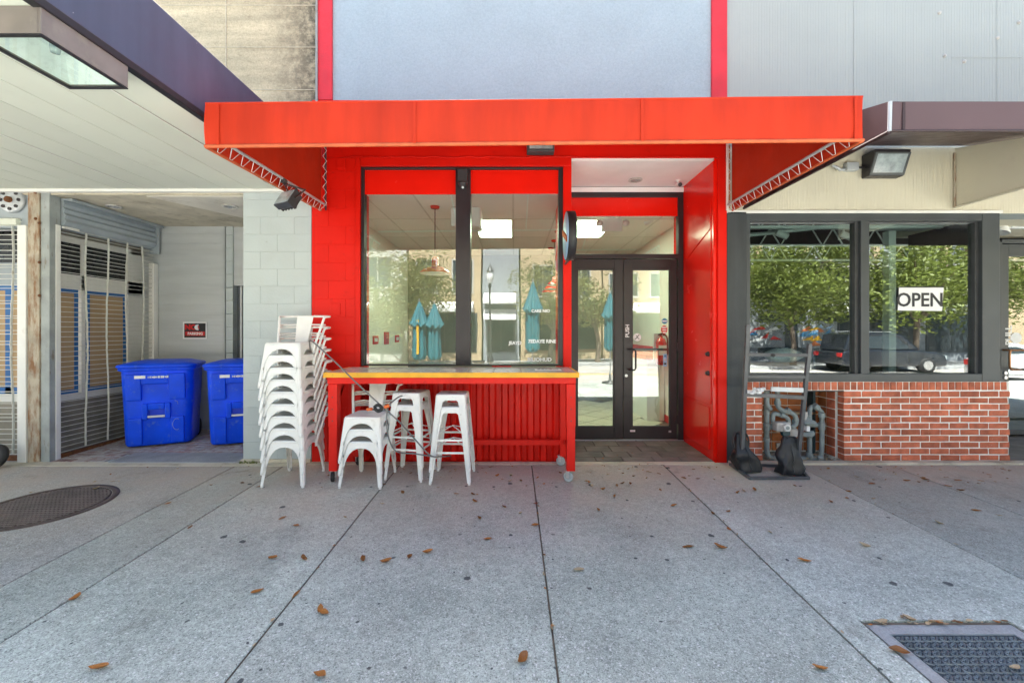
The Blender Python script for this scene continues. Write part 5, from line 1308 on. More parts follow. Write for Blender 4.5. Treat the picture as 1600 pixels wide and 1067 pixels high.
for k in range(14):                                             # crumpled silver wrap left on the bar
    p = base + Vector((.012 * k, -.03 + random.uniform(-.02, .02), random.uniform(-.02, .03)))
    tw.obox(Matrix.Translation(p) @ Matrix.Rotation(random.uniform(0, 3), 4, 'Z') @ Matrix.Rotation(random.uniform(-.7, .7), 4, 'X'), .05, .03, .022)
tag(tw.build('crumpled_wrap', 'plastic_bag', bevel=0.004), 'crumpled silver wrapping left on the lower bar of the black stand', 'rubbish')
def sandbag(label, c, h, w0, d0, lean, seed, wp):
    t = thing('sandbag', label, 'sandbag', c, group='black sandbags on the frame stand')
    rings = []; n_ = 28
    for k in range(11):
        u = k / 10; z = .005 + h * u
        def prf(tab): 
            for (ua, va), (ub, vb) in zip(tab, tab[1:]):
                if u <= ub: return va + (vb - va) * (u - ua) / (ub - ua)
            return tab[-1][1]
        ww = w0 * prf(wp); dd_ = d0 * prf(((0, .85), (.1, 1), (.45, .85), (.8, .5), (.95, .28), (1, .16)))
        ring = []
        for j in range(n_):
            a = 2 * math.pi * j / n_
            ex = .5
            x = ww * math.copysign(abs(math.cos(a)) ** ex, math.cos(a)); y = dd_ * math.copysign(abs(math.sin(a)) ** ex, math.sin(a))
            nn = noise.noise(Vector((x * 9 + seed, y * 9, z * 7))) * .06 + noise.noise(Vector((x * 22 + seed, y * 22, z * 14))) * .035
            s_ = 1 + nn / max(.08, ww) * (.35 + .65 * math.sin(math.pi * min(1, u + .12)))
            ring.append(Vector((c[0] + x * s_ + lean * u, c[1] + y * s_ + .03 * u, c[2] + z)))
        rings.append(ring)
    MB().loft(rings).build('bag', 'black_nylon', t)
    top = Vector((c[0] + lean, c[1] + .03, c[2] + h))
    for s in (-1, 1):
        MB().tube(smooth([top + Vector((s * .015, -.02, -.01)), top + Vector((s * .055, -.03, .0)), top + Vector((s * .085, -.04, -.07)), top + Vector((s * .075, -.05, -.17))], 5), .010, 6).build('strap', 'black_nylon', t)
    zi = [r[3 * n_ // 4] for r in rings]
    MB().tube([p + Vector((0, -.004, 0)) for p in zi[1:9]], .004, 5).build('zip', 'black_metal', t)
p1 = G(1176, 741, 0); p2 = G(1233, 742, 0)
sandbag('sagging black sandbag on the left foot of the frame stand, beside the red shop', (p1.x, p1.y + .09, p1.z + .012), .41, .135, .10, -.085, 1.0, ((0, .92), (.08, 1), (.35, .92), (.62, .66), (.85, .42), (1, .22)))
sandbag('upright black sandbag on the right foot of the frame stand, hiding gas pipes', (p2.x, p2.y + .02, p2.z + .012), .385, .108, .10, .022, 8.0, ((0, .95), (.08, 1), (.5, .98), (.72, .90), (.9, .72), (1, .5)))

# ------------------------------------------------------------------ gas pipes and meter in the brick niche
t = thing('gas_pipes', 'cluster of grey gas pipes with meter and regulator in the brick niche', 'gas pipes', (3.2, 5.12, zg))
YP = 5.13
def pipe(name, pts, r=.027, y=YP, m='pipe_grey', n=3): MB().tube(smooth([P(a, b, y + (c[0] if c else 0)) for a, b, *c in pts], n), r, 10).build(name, m, t)
def fit(px, py, px2, py2, r=.036, y=YP, m='pipe_grey'): MB().cyl(P(px, py, y), P(px2, py2, y), r, n=12).build('fitting', m, t)
pipe('pipe', [(1198, 612), (1198, 640), (1198, 700), (1199, 709), (1204, 715), (1214, 716), (1280, 716)], .030)
pipe('pipe', [(1198, 600), (1198, 628), (1200, 634), (1204, 640)], .028, YP - .06)
pipe('pipe', [(1215, 600), (1215, 630), (1217, 637), (1224, 641.5), (1234, 644), (1241, 648), (1244, 655), (1243, 663), (1236, 667)], .027, YP - .05)
pipe('pipe', [(1207.5, 660), (1207.5, 650), (1210, 646), (1218, 648), (1228, 651), (1232, 657), (1231.5, 666)], .026, YP - .02)
pipe('pipe', [(1197, 667), (1213, 667)], .027, YP - .03)
pipe('pipe', [(1228, 676), (1228, 716)], .028)
pipe('pipe', [(1265, 676), (1265, 716)], .026)
pipe('pipe', [(1265, 656), (1265, 642), (1268, 636), (1274, 635.5), (1281, 641), (1284, 649), (1284, 700), (1282, 716)], .027)
pipe('pipe', [(1262, 664), (1284, 664)], .026)
for q_ in ((1198, 684, 1198, 690), (1198, 661, 1198, 672), (1204, 666, 1211, 667), (1215, 626, 1215, 632), (1228, 640, 1233, 643), (1243, 656, 1242, 663), (1272, 633, 1278, 638), (1284, 645, 1284, 652), (1284, 660, 1284, 671), (1265, 708, 1265, 714), (1276, 716, 1284, 716), (1262, 677, 1270, 677), (1219, 647, 1224, 649)):
    fit(*q_, y=YP - .03)
mb = MB(); c = P(1221, 666, YP - .10)
mb.obox(Matrix.Translation(c), .17, .10, .11); mb.build('meter_body', 'pipe_pale', t, bevel=0.018)
mb = MB().cyl(c + Vector((.02, -.05, .0)), c + Vector((.02, -.085, .0)), .042, n=20); mb.build('meter_dial', 'plastic_white', t)
MB().cyl(c + Vector((.02, -.085, .0)), c + Vector((.02, -.088, .0)), .022, n=16).build('dial_glass', 'lens_glass', t)
MB().cyl(P(1225, 676, YP - .09), P(1229, 676, YP - .14), .045, n=14).build('valve', 'dark_teal', t)
MB().cyl(P(1240, 674, YP - .05), P(1240, 677, YP - .12), .05, n=14).build('valve', 'pipe_pale', t)
c = P(1262, 659, YP - .07)
MB().lathe([(.02, -.05), (.035, -.03), (.085, -.012), (.088, 0), (.085, .012), (.04, .03), (.03, .07), (.001, .075)], 20, Matrix.Translation(c)).build('regulator', 'pipe_grey', t)
MB().cyl(c + Vector((-.03, 0, .03)), c + Vector((-.03, 0, .12)), .026, n=10).build('regulator_cap', 'pipe_pale', t)
MB().cyl(P(1253, 678, YP - .06), P(1268, 680, YP - .06), .03, n=10).build('fitting', 'pipe_grey', t)
B(XF(1258, YP - .1), XF(1263, YP - .1), YP - .13, YP - .06, ZF(673, YP - .1), ZF(665, YP - .1)).build('tag_plate', 'white_print', t)
B(XF(1213, YF + .40), XF(1223, YF + .40), YF + .39, YF + .41, ZF(700, YF + .4), ZF(692, YF + .4)).build('outlet_plate', 'pipe_pale', t, bevel=0.004)

# ------------------------------------------------------------------ covers in the pavement
mc = thing('manhole_cover', 'large round rusty iron manhole cover with gridded top in the left pavement', 'manhole cover', (-4.19, 3.745, gz(3.745)))
def onpave(mb, dz=0.0): mb.v = [(x, y, z + gz(y) + dz) for x, y, z in mb.v]; return mb
mx, my, mr = -4.17, 3.755, .49
onpave(MB().lathe([(mr - .05, -.004), (mr - .05, .006), (mr, .006), (mr, -.004)], 56, Matrix.Translation((mx, my, 0)))).build('frame_ring', 'iron_cover', mc)
onpave(MB().lathe([(.001, .0035), (mr - .058, .0035), (mr - .058, -.004)], 56, Matrix.Translation((mx, my, 0)), cap=False)).build('cover', 'iron_cover', mc)
ribs = MB(); rr2 = mr - .07; k = -rr2
while k < rr2:
    h_ = math.sqrt(rr2 * rr2 - k * k)
    if h_ > .03:
        ribs.box(mx - h_, mx + h_, my + k - .006, my + k + .006, .0035, .010); ribs.box(mx + k - .005, mx + k + .005, my - h_, my + h_, .0035, .009)
    k += .036
onpave(ribs).build('rib_grid', 'iron_rib', mc)['kind'] = 'stuff'

vt = thing('utility_vault_cover', 'dark blue steel access cover with raised curl pattern in a concrete collar', 'access cover', (2.29, 1.79, gz(1.79)))
A0, A1, C0, C1 = 1.905, 2.690, 1.30, 2.285
P0, P1, Q0, Q1 = 1.972, 2.626, 1.36, 2.215
mb = MB()
for q_ in ((A0, A1, Q1 + .004, C1), (A0, A1, C0, Q0 - .004), (A0, P0 - .004, Q0 - .004, Q1 + .004), (P1 + .004, A1, Q0 - .004, Q1 + .004)): mb.box(*q_, -.03, -.004)
onpave(mb).build('collar', 'vault_concrete', vt)
mb = MB()
for q_ in ((P0 - .004, P1 + .004, Q1, Q1 + .0035), (P0 - .004, P1 + .004, Q0 - .0035, Q0), (P0 - .0035, P0, Q0, Q1), (P1, P1 + .0035, Q0, Q1)): mb.box(*q_, -.03, -.0015)
onpave(mb).build('steel_rim', 'galv', vt)
onpave(B(P0 + .001, P1 - .001, Q0 + .001, Q1 - .001, -.03, -.008)).build('plate', 'plate_steel', vt)
curl = MB(); rw = 0; y = Q0 + .02
while y < Q1 - .02:
    x = P0 + .025 + (.0 if rw % 2 else .022)
    while x < P1 - .02:
        n_ = 9; prev = None; ps = []
        for j in range(n_):
            a = R(150 - 300 * j / (n_ - 1) + (180 if rw % 2 else 0)); ps.append((x + .011 * math.cos(a), y + .011 * math.sin(a)))
        ps = [(x + (.030 if rw % 2 else -.030), y + .013)] + ps
        vs_, fs_ = [], []
        for j, (a, b) in enumerate(ps):
            a2, b2 = ps[min(j + 1, len(ps) - 1)]; a1, b1 = ps[max(j - 1, 0)]; dx, dy = a2 - a1, b2 - b1; l = math.hypot(dx, dy) or 1; ox, oy = -dy / l * .0022, dx / l * .0022
            vs_ += [(a + ox, b + oy, -.0035), (a - ox, b - oy, -.0035), (a - ox * 2, b - oy * 2, -.008), (a + ox * 2, b + oy * 2, -.008)]
        for j in range(len(ps) - 1): fs_ += [(j * 4, j * 4 + 4, j * 4 + 5, j * 4 + 1), (j * 4 + 1, j * 4 + 5, j * 4 + 6, j * 4 + 2), (j * 4 + 3, j * 4 + 7, j * 4 + 4, j * 4)]
        curl.add(vs_, fs_); x += .045
    y += .0245; rw += 1
onpave(curl).build('raised_curls', 'plate_rib', vt, recalc=False)['kind'] = 'stuff'
# ------------------------------------------------------------------ fallen leaves
def leaf_mesh(seed, m, curl):
    rnd = random.Random(seed); mb = MB(); n_ = 7; vs = []
    for i in range(n_):
        u = i / (n_ - 1); w_ = .25 * math.sin(math.pi * min(1, u * .96 + .03)) ** .8 * (1 - .25 * u)
        bend = curl * (u - .5) ** 2 * .9; tw = rnd.uniform(-.05, .05)
        for s in (-1, 0, 1): vs.append((u - .5, s * w_ + .05 * math.sin(u * 5 + seed), bend + abs(s) * curl * .30 * w_ / .3 + s * tw * .5))
    fs = []
    for i in range(n_ - 1):
        for j in range(2): fs.append((i * 3 + j, i * 3 + j + 1, i * 3 + 4 + j, i * 3 + 3 + j))
    mb.add(vs, fs, True); mb.add([(x, y, z - .006) for x, y, z in vs], [tuple(reversed(f)) for f in fs], True)
    mb.add([(-.5, -.008, 0), (-.5, .008, 0), (-.66, .012, .02), (-.66, .0, .02)], [(0, 1, 2, 3)])
    return mb.mesh('leaf', m, recalc=False)
LB = [leaf_mesh(s, 'leaf_brown', c) for s, c in ((1, .5), (2, .9), (3, .25), (4, 1.2))]
LT = [leaf_mesh(s, 'leaf_tan', c) for s, c in ((5, .7), (6, 1.3))]
def add_leaf(px, py, size=None, rot=None, tan=False, rnd=random.Random(21), label=None):
    y = F * H / (py - 504.0); x = (px - CX) / F * y
    me = rnd.choice(LT if tan else LB); L = size or rnd.uniform(.035, .075)
    o = piece('leaf', me, None, (x, y, gz(y) + .006), (R(rnd.uniform(-8, 8)), R(rnd.uniform(-8, 8)), R(rot if rot is not None else rnd.uniform(0, 360))), (L, L * rnd.uniform(.8, 1.15), L * rnd.uniform(.6, 1.0)))
    if tan: tag(o, 'small pale tan dry leaf lying on the concrete pavement', 'leaf', 'pale dry leaves on the pavement')
    elif label: tag(o, label, 'leaf', 'brown dry leaves on the pavement')
    else: tag(o, 'small rusty brown dry leaf lying on the concrete pavement', 'leaf', 'brown dry leaves on the pavement')
big = [(118, 936), (153, 1046), (263, 787), (297, 825), (441, 810), (463, 822), (426, 873), (475, 874), (567, 875), (603, 879), (640, 870), (668, 864), (629, 770), (713, 772), (739, 773), (742, 784), (762, 844),
       (788, 793), (749, 811), (816, 1033), (777, 744), (814, 752), (850, 757), (920, 755), (973, 756), (935, 798), (960, 777), (964, 1060 - 300), (1114, 804), (1139, 827), (1075, 855), (1257, 877), (1282, 1046),
       (1153, 771), (1179, 767), (1053, 791), (1032, 766), (1417, 752), (1445, 750), (1497, 751), (1533, 752), (1502, 767), (1481, 760), (1326, 769), (1298, 785), (1525, 799), (1294, 733), (463, 929), (505, 741 + 217), (1404, 1020),
       (500, 1057), (985, 757), (942, 766), (836, 822), (500, 951), (402, 1060 - 135), (1362, 756), (1068, 748), (1138, 800), (405, 761), (379, 770 - 15), (655, 745), (600, 757), (838, 787), (1126, 857)]
NAMED = {(118, 936): 'brown leaf on the joint at the lower left, well below the manhole cover', (153, 1046): 'brown leaf nearest the lower left corner of the pavement', (297, 825): 'brown leaf on the joint below the blue bins', (816, 1033): 'brown leaf beside the centre joint, nearest the bottom edge',
    (567, 875): 'leftmost of four brown leaves in a row below the left stools', (603, 879): 'second from the left of four brown leaves in a row below the stools', (640, 870): 'third from the left of four brown leaves in a row below the stools', (668, 864): 'rightmost of four brown leaves in a row below the stools',
    (762, 844): 'single brown leaf between the stools and the centre joint', (1257, 877): 'brown leaf above and left of the steel access cover', (1282, 1046): 'brown leaf near the bottom edge left of the steel access cover', (1404, 1020): 'brown leaf lying in the left slot of the access cover collar',
    (1114, 804): 'brown leaf on the joint below the frame stand', (441, 810): 'left one of two brown leaves below the tall chair stack', (463, 822): 'right one of two brown leaves below the tall chair stack'}
for i, (a, b) in enumerate(big): add_leaf(a, b, size=(.078 if b > 850 else .062) * (1 + .15 * math.sin(i * 1.7)), label=NAMED.get((a, b)))
for a, b in ((798, 744), (797, 752), (925, 760), (813, 803), (597, 788), (539, 809), (905, 892), (1203, 833), (1351, 854), (1467, 818), (1162, 768), (990, 745), (1010, 748), (950, 742), (1376, 973), (1420, 969), (150, 765), (48, 771), (1412, 966), (1585, 1045), (1470, 973)): add_leaf(a, b, tan=True)
rl = random.Random(5)
for _ in range(95):                                            # litter gathered towards the shop fronts and along the joints
    px = rl.choice((rl.uniform(620, 1090), rl.uniform(1090, 1590), rl.uniform(100, 620))); py = 728 + abs(rl.gauss(0, 1)) * 22
    if 1130 < px < 1270 and py < 752: continue
    add_leaf(px, py, size=rl.uniform(.02, .05), tan=rl.random() < .3)
for _ in range(26):
    xj = rl.choice((.203, .203, 1.714, -1.312, 3.23)); y = rl.uniform(2.0, 4.6)
    add_leaf(CX + F * (xj + rl.uniform(-.015, .015)) / y, 504 + F * H / y, size=rl.uniform(.02, .04), tan=rl.random() < .5, rot=90 + rl.uniform(-25, 25))
for _ in range(70):                                            # fine litter swept against the walls
    px = rl.uniform(620, 1120) if rl.random() < .6 else rl.uniform(1270, 1580); add_leaf(px, 724 + abs(rl.gauss(0, 5)) + (6 if px > 1270 else 2), size=rl.uniform(.014, .034), tan=rl.random() < .5)
for _ in range(16): add_leaf(rl.uniform(1360, 1575), rl.uniform(971, 977), size=rl.uniform(.02, .05), tan=rl.random() < .5, rot=rl.uniform(-25, 25))
for _ in range(10): add_leaf(rl.uniform(905, 1060), rl.uniform(696, 722), size=rl.uniform(.025, .05))
st = random.Random(9)                                          # twig-like stalks
# weeds at the foot of the grey pillar
mb = MB()
for k in range(60):
    x = st.uniform(PX0, PX0 + .22); y = YF - .05 + st.uniform(-.02, .02); h_ = st.uniform(.015, .045)
    mb.add([(x - .006, y, gz(y)), (x + .006, y, gz(y)), (x + st.uniform(-.02, .02), y - .015, gz(y) + h_)], [(0, 1, 2)])
tag(mb.build('weeds', 'foliage', recalc=False), kind='stuff')
mb = MB()
for k in range(40):
    x = st.uniform(2.85, 3.75); y = st.uniform(YF - .02, YF + .25)
    a = st.uniform(0, 3.14); l_ = st.uniform(.04, .13)
    mb.tube([(x, y, zg + .012), (x + l_ * .5 * math.cos(a), y + l_ * .5 * math.sin(a) * .6, zg + .02 + st.uniform(0, .02)), (x + l_ * math.cos(a), y + l_ * .6 * math.sin(a), zg + .015)], .003, 4)
tag(mb.build('dry_grass', 'leaf_tan', recalc=False), kind='stuff')

# ------------------------------------------------------------------ inside the red shop
def pendant(label, x, y, zbot, r=.205):
    t = thing('pendant_lamp', label, 'pendant lamp', (x, y, ZC), group='red pendant lamps of the shop')
    MB().lathe([(.001, -.03), (.055, -.028), (.065, 0), (.001, 0)], 20, Matrix.Translation((x, y, ZC - .008))).build('canopy', 'lamp_red', t)
    MB().cyl((x, y, zbot + .22), (x, y, ZC - .03), .006, n=6).build('cord', 'black_rubber', t)
    MB().lathe([(r, .0), (r * .97, .022), (r * .75, .062), (r * .42, .092), (.055, .105), (.045, .12), (.045, .20), (.03, .225), (.001, .23)], 28, Matrix.Translation((x, y, zbot)), cap=False).build('shade', 'lamp_red', t)
    MB().lathe([(r * .995, -.002), (r * .95, .016), (r * .72, .052), (r * .4, .082), (.03, .09), (.001, .09)], 28, Matrix.Translation((x, y, zbot)), cap=False).build('inner_shade', 'white_paint', t)
pendant('red enamel pendant lamp on a long cord, nearest the shop window', -1.05, 5.62, 2.40)
for k, (y, lb_) in enumerate(((7.0, 'nearest of the three red pendant lamps at the right of the shop window'), (7.7, 'middle of the three red pendant lamps at the right of the shop window'), (8.4, 'farthest of the three red pendant lamps at the right of the shop window'))): pendant(lb_, .74, y, 2.40, .19)
t = thing('air_conditioner', 'white box air conditioner under the shop ceiling behind the window mullion', 'air conditioner', (XF(729, 5.7), 5.7, ZC))
a, b = XF(706, 5.7), XF(752, 5.7)
B(a, b, 5.62, 5.95, ZC - .27, ZC - .01).build('casing', 'plastic_white', t, bevel=0.02)
B(a + .03, b - .03, 5.60, 5.621, ZC - .25, ZC - .20).build('louvre', 'plastic_white', t, bevel=0.004)
t = thing('exit_sign', 'white box exit sign with two emergency lamps under the ceiling behind the transom', 'sign', (XF(957, 6.15), 6.15, ZC))
B(XF(940, 6.15), XF(972, 6.15), 6.13, 6.19, ZF(362, 6.15), ZF(342, 6.15)).build('box', 'plastic_white', t, bevel=0.006)
for s in (-1, 1): MB().lathe([(.001, 0), (.04, 0), (.05, .05), (.001, .055)], 14, Matrix.Translation((XF(956, 6.15) + s * .19, 6.14, ZF(350, 6.15))) @ Matrix.Rotation(R(90), 4, 'X')).build('emergency_lamp', 'plastic_white', t)
B(XF(950, 6.15), XF(962, 6.15), 6.15, 6.17, ZF(342, 6.15), ZC - .005).build('mount', 'plastic_white', t)
t = thing('spot_light', 'small white spotlight on the shop ceiling above the doors', 'spotlight', (XF(1015, 6.4), 6.4, ZC))
c = P(1015, 347, 6.4); MB().cyl(c + Vector((-.06, .03, -.02)), c + Vector((.04, -.05, .03)), .038, n=14).build('head', 'plastic_white', t); MB().cyl(c, (c.x, c.y, ZC), .012, n=8).build('stem', 'plastic_white', t)
def extinguisher():
    x, y, z = 2.42, 6.9, 0
    c = P(1033, 545, 6.9); t = thing('fire_extinguisher', 'red fire extinguisher on the wall seen through the right door', 'fire extinguisher', (c.x, c.y, c.z - .25))
    MB().lathe([(.001, -.26), (.075, -.26), (.085, -.24), (.085, .10), (.06, .16), (.025, .18), (.025, .21)], 18, Matrix.Translation(c)).build('cylinder', 'lamp_red', t)
    MB().tube(smooth([c + Vector((0, 0, .21)), c + Vector((.0, -.03, .25)), c + Vector((.09, -.02, .18)), c + Vector((.10, 0, -.1))], 5), .012, 6).build('hose', 'black_rubber', t)
    mb = MB().bar(c + Vector((-.05, 0, .23)), c + Vector((.07, 0, .27)), .02); mb.bar(c + Vector((-.03, 0, .22)), c + Vector((.07, 0, .22)), .016); mb.build('handle', 'black_metal', t)
    B(c.x - .06, c.x + .06, c.y - .088, c.y - .06, c.z - .10, c.z + .06).build('label_plate', 'plastic_white', t)
    B(c.x - .1, c.x + .1, c.y + .06, c.y + .1, c.z - .2, c.z + .25).build('wall_plate', 'plastic_white', t)
extinguisher()
t = thing('service_counter', 'pale half height counter with red edge along the right side of the shop', 'counter', (2.2, 7.8, FZ))
B(2.22, 2.51, 7.05, 8.9, FZ, 1.16).build('body', 'interior_wall', t); B(2.19, 2.514, 7.02, 8.93, 1.16, 1.24).build('edge', 'sign_red', t, bevel=0.004)
def simple_chair(label, c, rz, m, cat='chair', grp=None):
    t = thing('side_chair', label, cat, c, rz, grp, local=True)
    B(-.21, .21, -.21, .21, .44, .47).build('seat', m, t, bevel=0.01); B(-.20, .20, .19, .22, .60, .86).build('backrest', m, t, bevel=0.008)
    for s in (-1, 1):
        MB().tube([(s * .19, -.19, .44), (s * .2, -.21, 0)], .013, 6).build('leg', 'black_metal', t); MB().tube([(s * .19, .205, .86), (s * .19, .19, .44), (s * .2, .23, 0)], .013, 6).build('leg', 'black_metal', t)
    return t
simple_chair('red backed side chair standing inside the shop behind the right window pane', (-.15, 7.9, FZ), R(25), 'red_chair')
simple_chair('dark teal side chair inside the shop behind the left window pane', (-1.55, 7.3, FZ), R(-40), 'dark_teal')
for (y, z0, z1, lb_) in ((6.9, 1.42, 1.56, 'red framed notice nearest the window on the left shop wall'), (7.5, 1.40, 1.62, 'red printed notice between two others on the left shop wall'), (8.2, 1.42, 1.56, 'farthest red framed notice on the left shop wall')):
    t = thing('wall_notice', lb_, 'notice', (X0 + .07, y, z0)); B(X0 + .061, X0 + .075, y, y + .26, z0, z1).build('board', 'sign_red', t); B(X0 + .0755, X0 + .0775, y + .05, y + .21, z0 + .04, z1 - .04).build('print', 'plastic_white' if z1 < 1.6 else 'red_chair', t)

# inside the right building, seen through its window
for i, (px, py, y) in enumerate(((1217, 366, 6.0), (1318, 368, 6.0), (1508, 366, 5.7))):
    lb_ = ('left track spotlight under the black ceiling behind the framed window', 'track spotlight near the centre mullion under the black ceiling', 'large pale spotlight near the right edge of the framed window')[i]
    t = thing('track_spotlight', lb_, 'spotlight', (XF(px, y), y, 3.3), group='spotlights under the black ceiling'); c = P(px, py, y); k = 1.0 if i < 2 else 1.7
    MB().cyl(c + Vector((-.05 * k, -.02, .02)), c + Vector((.09 * k, -.05, -.05 * k)), .045 * k, n=14).build('head', 'plastic_white', t, bevel=0.004); MB().cyl(c, (c.x, c.y, 3.35), .014, n=8).build('stem', 'plastic_white', t)
t = thing('soffit_spotlight', 'white cone spotlight under the recess ceiling at the right photo edge', 'spotlight', P(1578, 356, 5.6)); c = P(1572, 352, 5.6)
MB().lathe([(.03, 0), (.10, .12), (.09, .13), (.001, .06)], 18, Matrix.Translation(c + Vector((-.04, 0, .02))) @ Matrix.Rotation(R(200), 4, 'Y')).build('shade', 'plastic_white', t); MB().cyl(c + Vector((.05, 0, .0)), c + Vector((.42, 0, .03)), .04, n=12).build('body', 'plastic_white', t); MB().cyl(c + Vector((.15, 0, .0)), (c.x + .15, c.y, ZF(333)), .02, n=8).build('stem', 'plastic_white', t)
t = thing('storage_shelf', 'wooden shelf with plastic wrapped goods inside the lower left of the framed window', 'shelf', (3.4, 5.5, zg))
B(2.86, 3.75, 5.25, 5.75, 1.12, 1.15).build('shelf_board', 'brown_paper', t); B(2.86, 3.75, 5.25, 5.75, .6, .63).build('shelf_board', 'brown_paper', t)
for x in (2.86, 3.72): B(x, x + .03, 5.25, 5.75, zg, 1.4).build('side_panel', 'dark_teal', t)
B(2.9, 3.7, 5.3, 5.6, 1.151, 1.24).build('crate', 'far_brick', t)
mb = MB(); n_ = 20; rings = []
for k in range(7):
    u = k / 6; rr = .24 * math.sin(math.pi * (.12 + .80 * u)) ** .6
    rings.append([Vector((3.45 + 1.0 * rr * math.cos(a) * (1 + .2 * noise.noise(Vector((math.cos(a) * 3, math.sin(a) * 3, u * 4)))), 5.42 + .5 * rr * math.sin(a), 1.245 + .17 * u + .02 * noise.noise(Vector((math.cos(a) * 4, math.sin(a) * 4, 1 + u))))) for a in [2 * math.pi * j / n_ for j in range(n_)]])
tag(mb.loft(rings).build('plastic_bag', 'plastic_bag'), 'crumpled clear plastic bag on the shelf inside the framed window', 'bag')

# ------------------------------------------------------------------ across the street (seen in the glass)
def tree(label, x, y, zb_, h, cr, seed, m='foliage', n_=5200, trunk=2.0, leafs=.11):
    t = thing('street_tree', label, 'tree', (x, y, zb_), group='street trees across the road')
    rnd = random.Random(seed); tk = MB()
    top = Vector((x + rnd.uniform(-.2, .2), y, zb_ + trunk))
    tk.tube([(x, y, zb_), (x + .03, y, zb_ + trunk * .5), top], [.16, .12, .11], 8)
    tips = []
    for k in range(9):
        a = k * 2.4; el_ = rnd.uniform(.5, 1.25); L = cr * rnd.uniform(.55, .95)
        d = Vector((math.cos(a) * math.cos(el_), math.sin(a) * math.cos(el_), math.sin(el_))); e_ = top + d * L
        tk.tube([top - Vector((0, 0, .1)), top + d * L * .5 + Vector((0, 0, .1)), e_], [.07, .045, .02], 6); tips.append(e_); tips.append(top + d * L * .6)
    tk.build('trunk', 'bark', t)
    cl = [(p, cr * rnd.uniform(.28, .48)) for p in tips] + [(top + Vector((rnd.uniform(-1, 1) * cr * .8, rnd.uniform(-1, 1) * cr * .7, rnd.uniform(.1, 1) * (h - trunk) * .8)), cr * rnd.uniform(.2, .42)) for _ in range(16)]
    cw = MB(); vs, fs = [], []
    for k in range(n_):
        c, r = rnd.choice(cl); d = Vector((rnd.gauss(0, 1), rnd.gauss(0, 1), rnd.gauss(0, .8))).normalized(); p = c + d * r * rnd.random() ** .45
        u = Vector((rnd.gauss(0, 1), rnd.gauss(0, 1), rnd.gauss(0, .6))).normalized(); v = u.orthogonal().normalized(); s_ = leafs * rnd.uniform(.6, 1.3); o = len(vs)
        vs += [p - u * s_, p + v * s_ * .4, p + u * s_, p - v * s_ * .4]; fs.append((o, o + 1, o + 2, o + 3))
    cw.add(vs, fs); cw.build('crown', m, t, recalc=False)
FZW = ROADZ + .14
tree('leafy street tree across the road, mirrored in the left pane of the shop window', -5.6, -11.6, FZW, 7.0, 3.3, 1, 'foliage_pale', 9000, 1.7, .10)
tree('smaller pale street tree mirrored in the right pane of the shop window', 1.9, -12.0, FZW, 6, 2.4, 2, 'foliage_pale', 4500, 1.8, .09)
tree('bushy street tree across the road mirrored near the left shop door', 4.6, -11.4, FZW, 6.5, 2.0, 3, 'foliage_pale', 3600)
tree('dense green street tree with forked trunk mirrored in the left framed pane', 14.3, -11.6, FZW, 9.5, 4.2, 4, 'foliage', 15000, 2.3, .12)
tree('dense green street tree mirrored behind the OPEN sign', 20.8, -11.8, FZW, 9.5, 4.3, 5, 'foliage', 15000, 2.3, .12)
tree('street tree mirrored at the far right edge of the framed window', 27.0, -11.8, FZW, 9, 3.8, 6, 'foliage', 9000, 2.4, .12)
tree('street tree mirrored at the far left of the shop window', -11.5, -11.6, FZW, 6.5, 2.8, 7, 'foliage_pale', 4000)

def far_building(label, x0, x1, h, m, wins, awn, y=-14.4, dpt=8, store=None):
    t = thing('far_building', label, 'building', ((x0 + x1) / 2, y, FZW))
    B(x0, x1, y - dpt, y, FZW - .1, h).build('wall', m, t)
    B(x0 - .05, x1 + .05, y - dpt, y + .12, h, h + .25).build('parapet', 'far_white', t)
    nw, zs, ww, hh = wins
    for z in zs:
        for i in range(nw):
            xc = x0 + (x1 - x0) * (i + .5) / nw
            wd = MB()
            for q_ in ((xc - ww / 2 - .08, xc - ww / 2, z, z + hh), (xc + ww / 2, xc + ww / 2 + .08, z, z + hh), (xc - ww / 2 - .08, xc + ww / 2 + .08, z + hh, z + hh + .08), (xc - ww / 2 - .12, xc + ww / 2 + .12, z - .1, z), (xc - .025, xc + .025, z, z + hh)): wd.box(q_[0], q_[1], y + .001, y + .06, q_[2], q_[3])
            wd = wd.build('window', 'far_white', t); B(xc - ww / 2, xc + ww / 2, y + .002, y + .02, z, z + hh).build('pane', 'far_window', wd)
    ns = max(1, int((x1 - x0) / 3.2))
    for i in range(ns):
        a, b = x0 + (x1 - x0) * i / ns + .25, x0 + (x1 - x0) * (i + 1) / ns - .25
        s_ = B(a, b, y + .001, y + .05, FZW + .5, 2.7).build('shopfront', store or 'charcoal_frame', t); B(a + .1, (a + b) / 2 - .04, y + .051, y + .06, FZW + .6, 2.6).build('pane', 'far_window', s_); B((a + b) / 2 + .04, b - .1, y + .051, y + .06, FZW + .6, 2.6).build('pane', 'far_window', s_)
    for (a, b, z, m_) in awn: MB().prism([(a, y + .06, z + .45), (a, y + 1.2, z), (a, y + 1.2, z - .18), (a, y + .06, z - .18)], (b - a, 0, 0)).build('awning', m_, t)
    return t
far_building('brick and cream low building mirrored at the left of the shop window', -26, -6.2, 7.5, 'far_white', (6, (4.2,), 1.5, 1.7), [(-12, -8, 2.9, 'awning_white')])
far_building('cream building with dark upper windows across the street', -6.1, -1.9, 9.5, 'far_cream', (2, (3.9, 7.0), 1.1, 1.8), [(-5.4, -2.3, 2.9, 'awning_white')])
far_building('narrow pale grey building across the street between two cream ones', -1.8, .3, 10.5, 'far_grey', (1, (7.5,), .9, 1.2), [(-1.7, .1, 3.4, 'awning_white'), (-1.7, .1, 2.5, 'awning_white')])
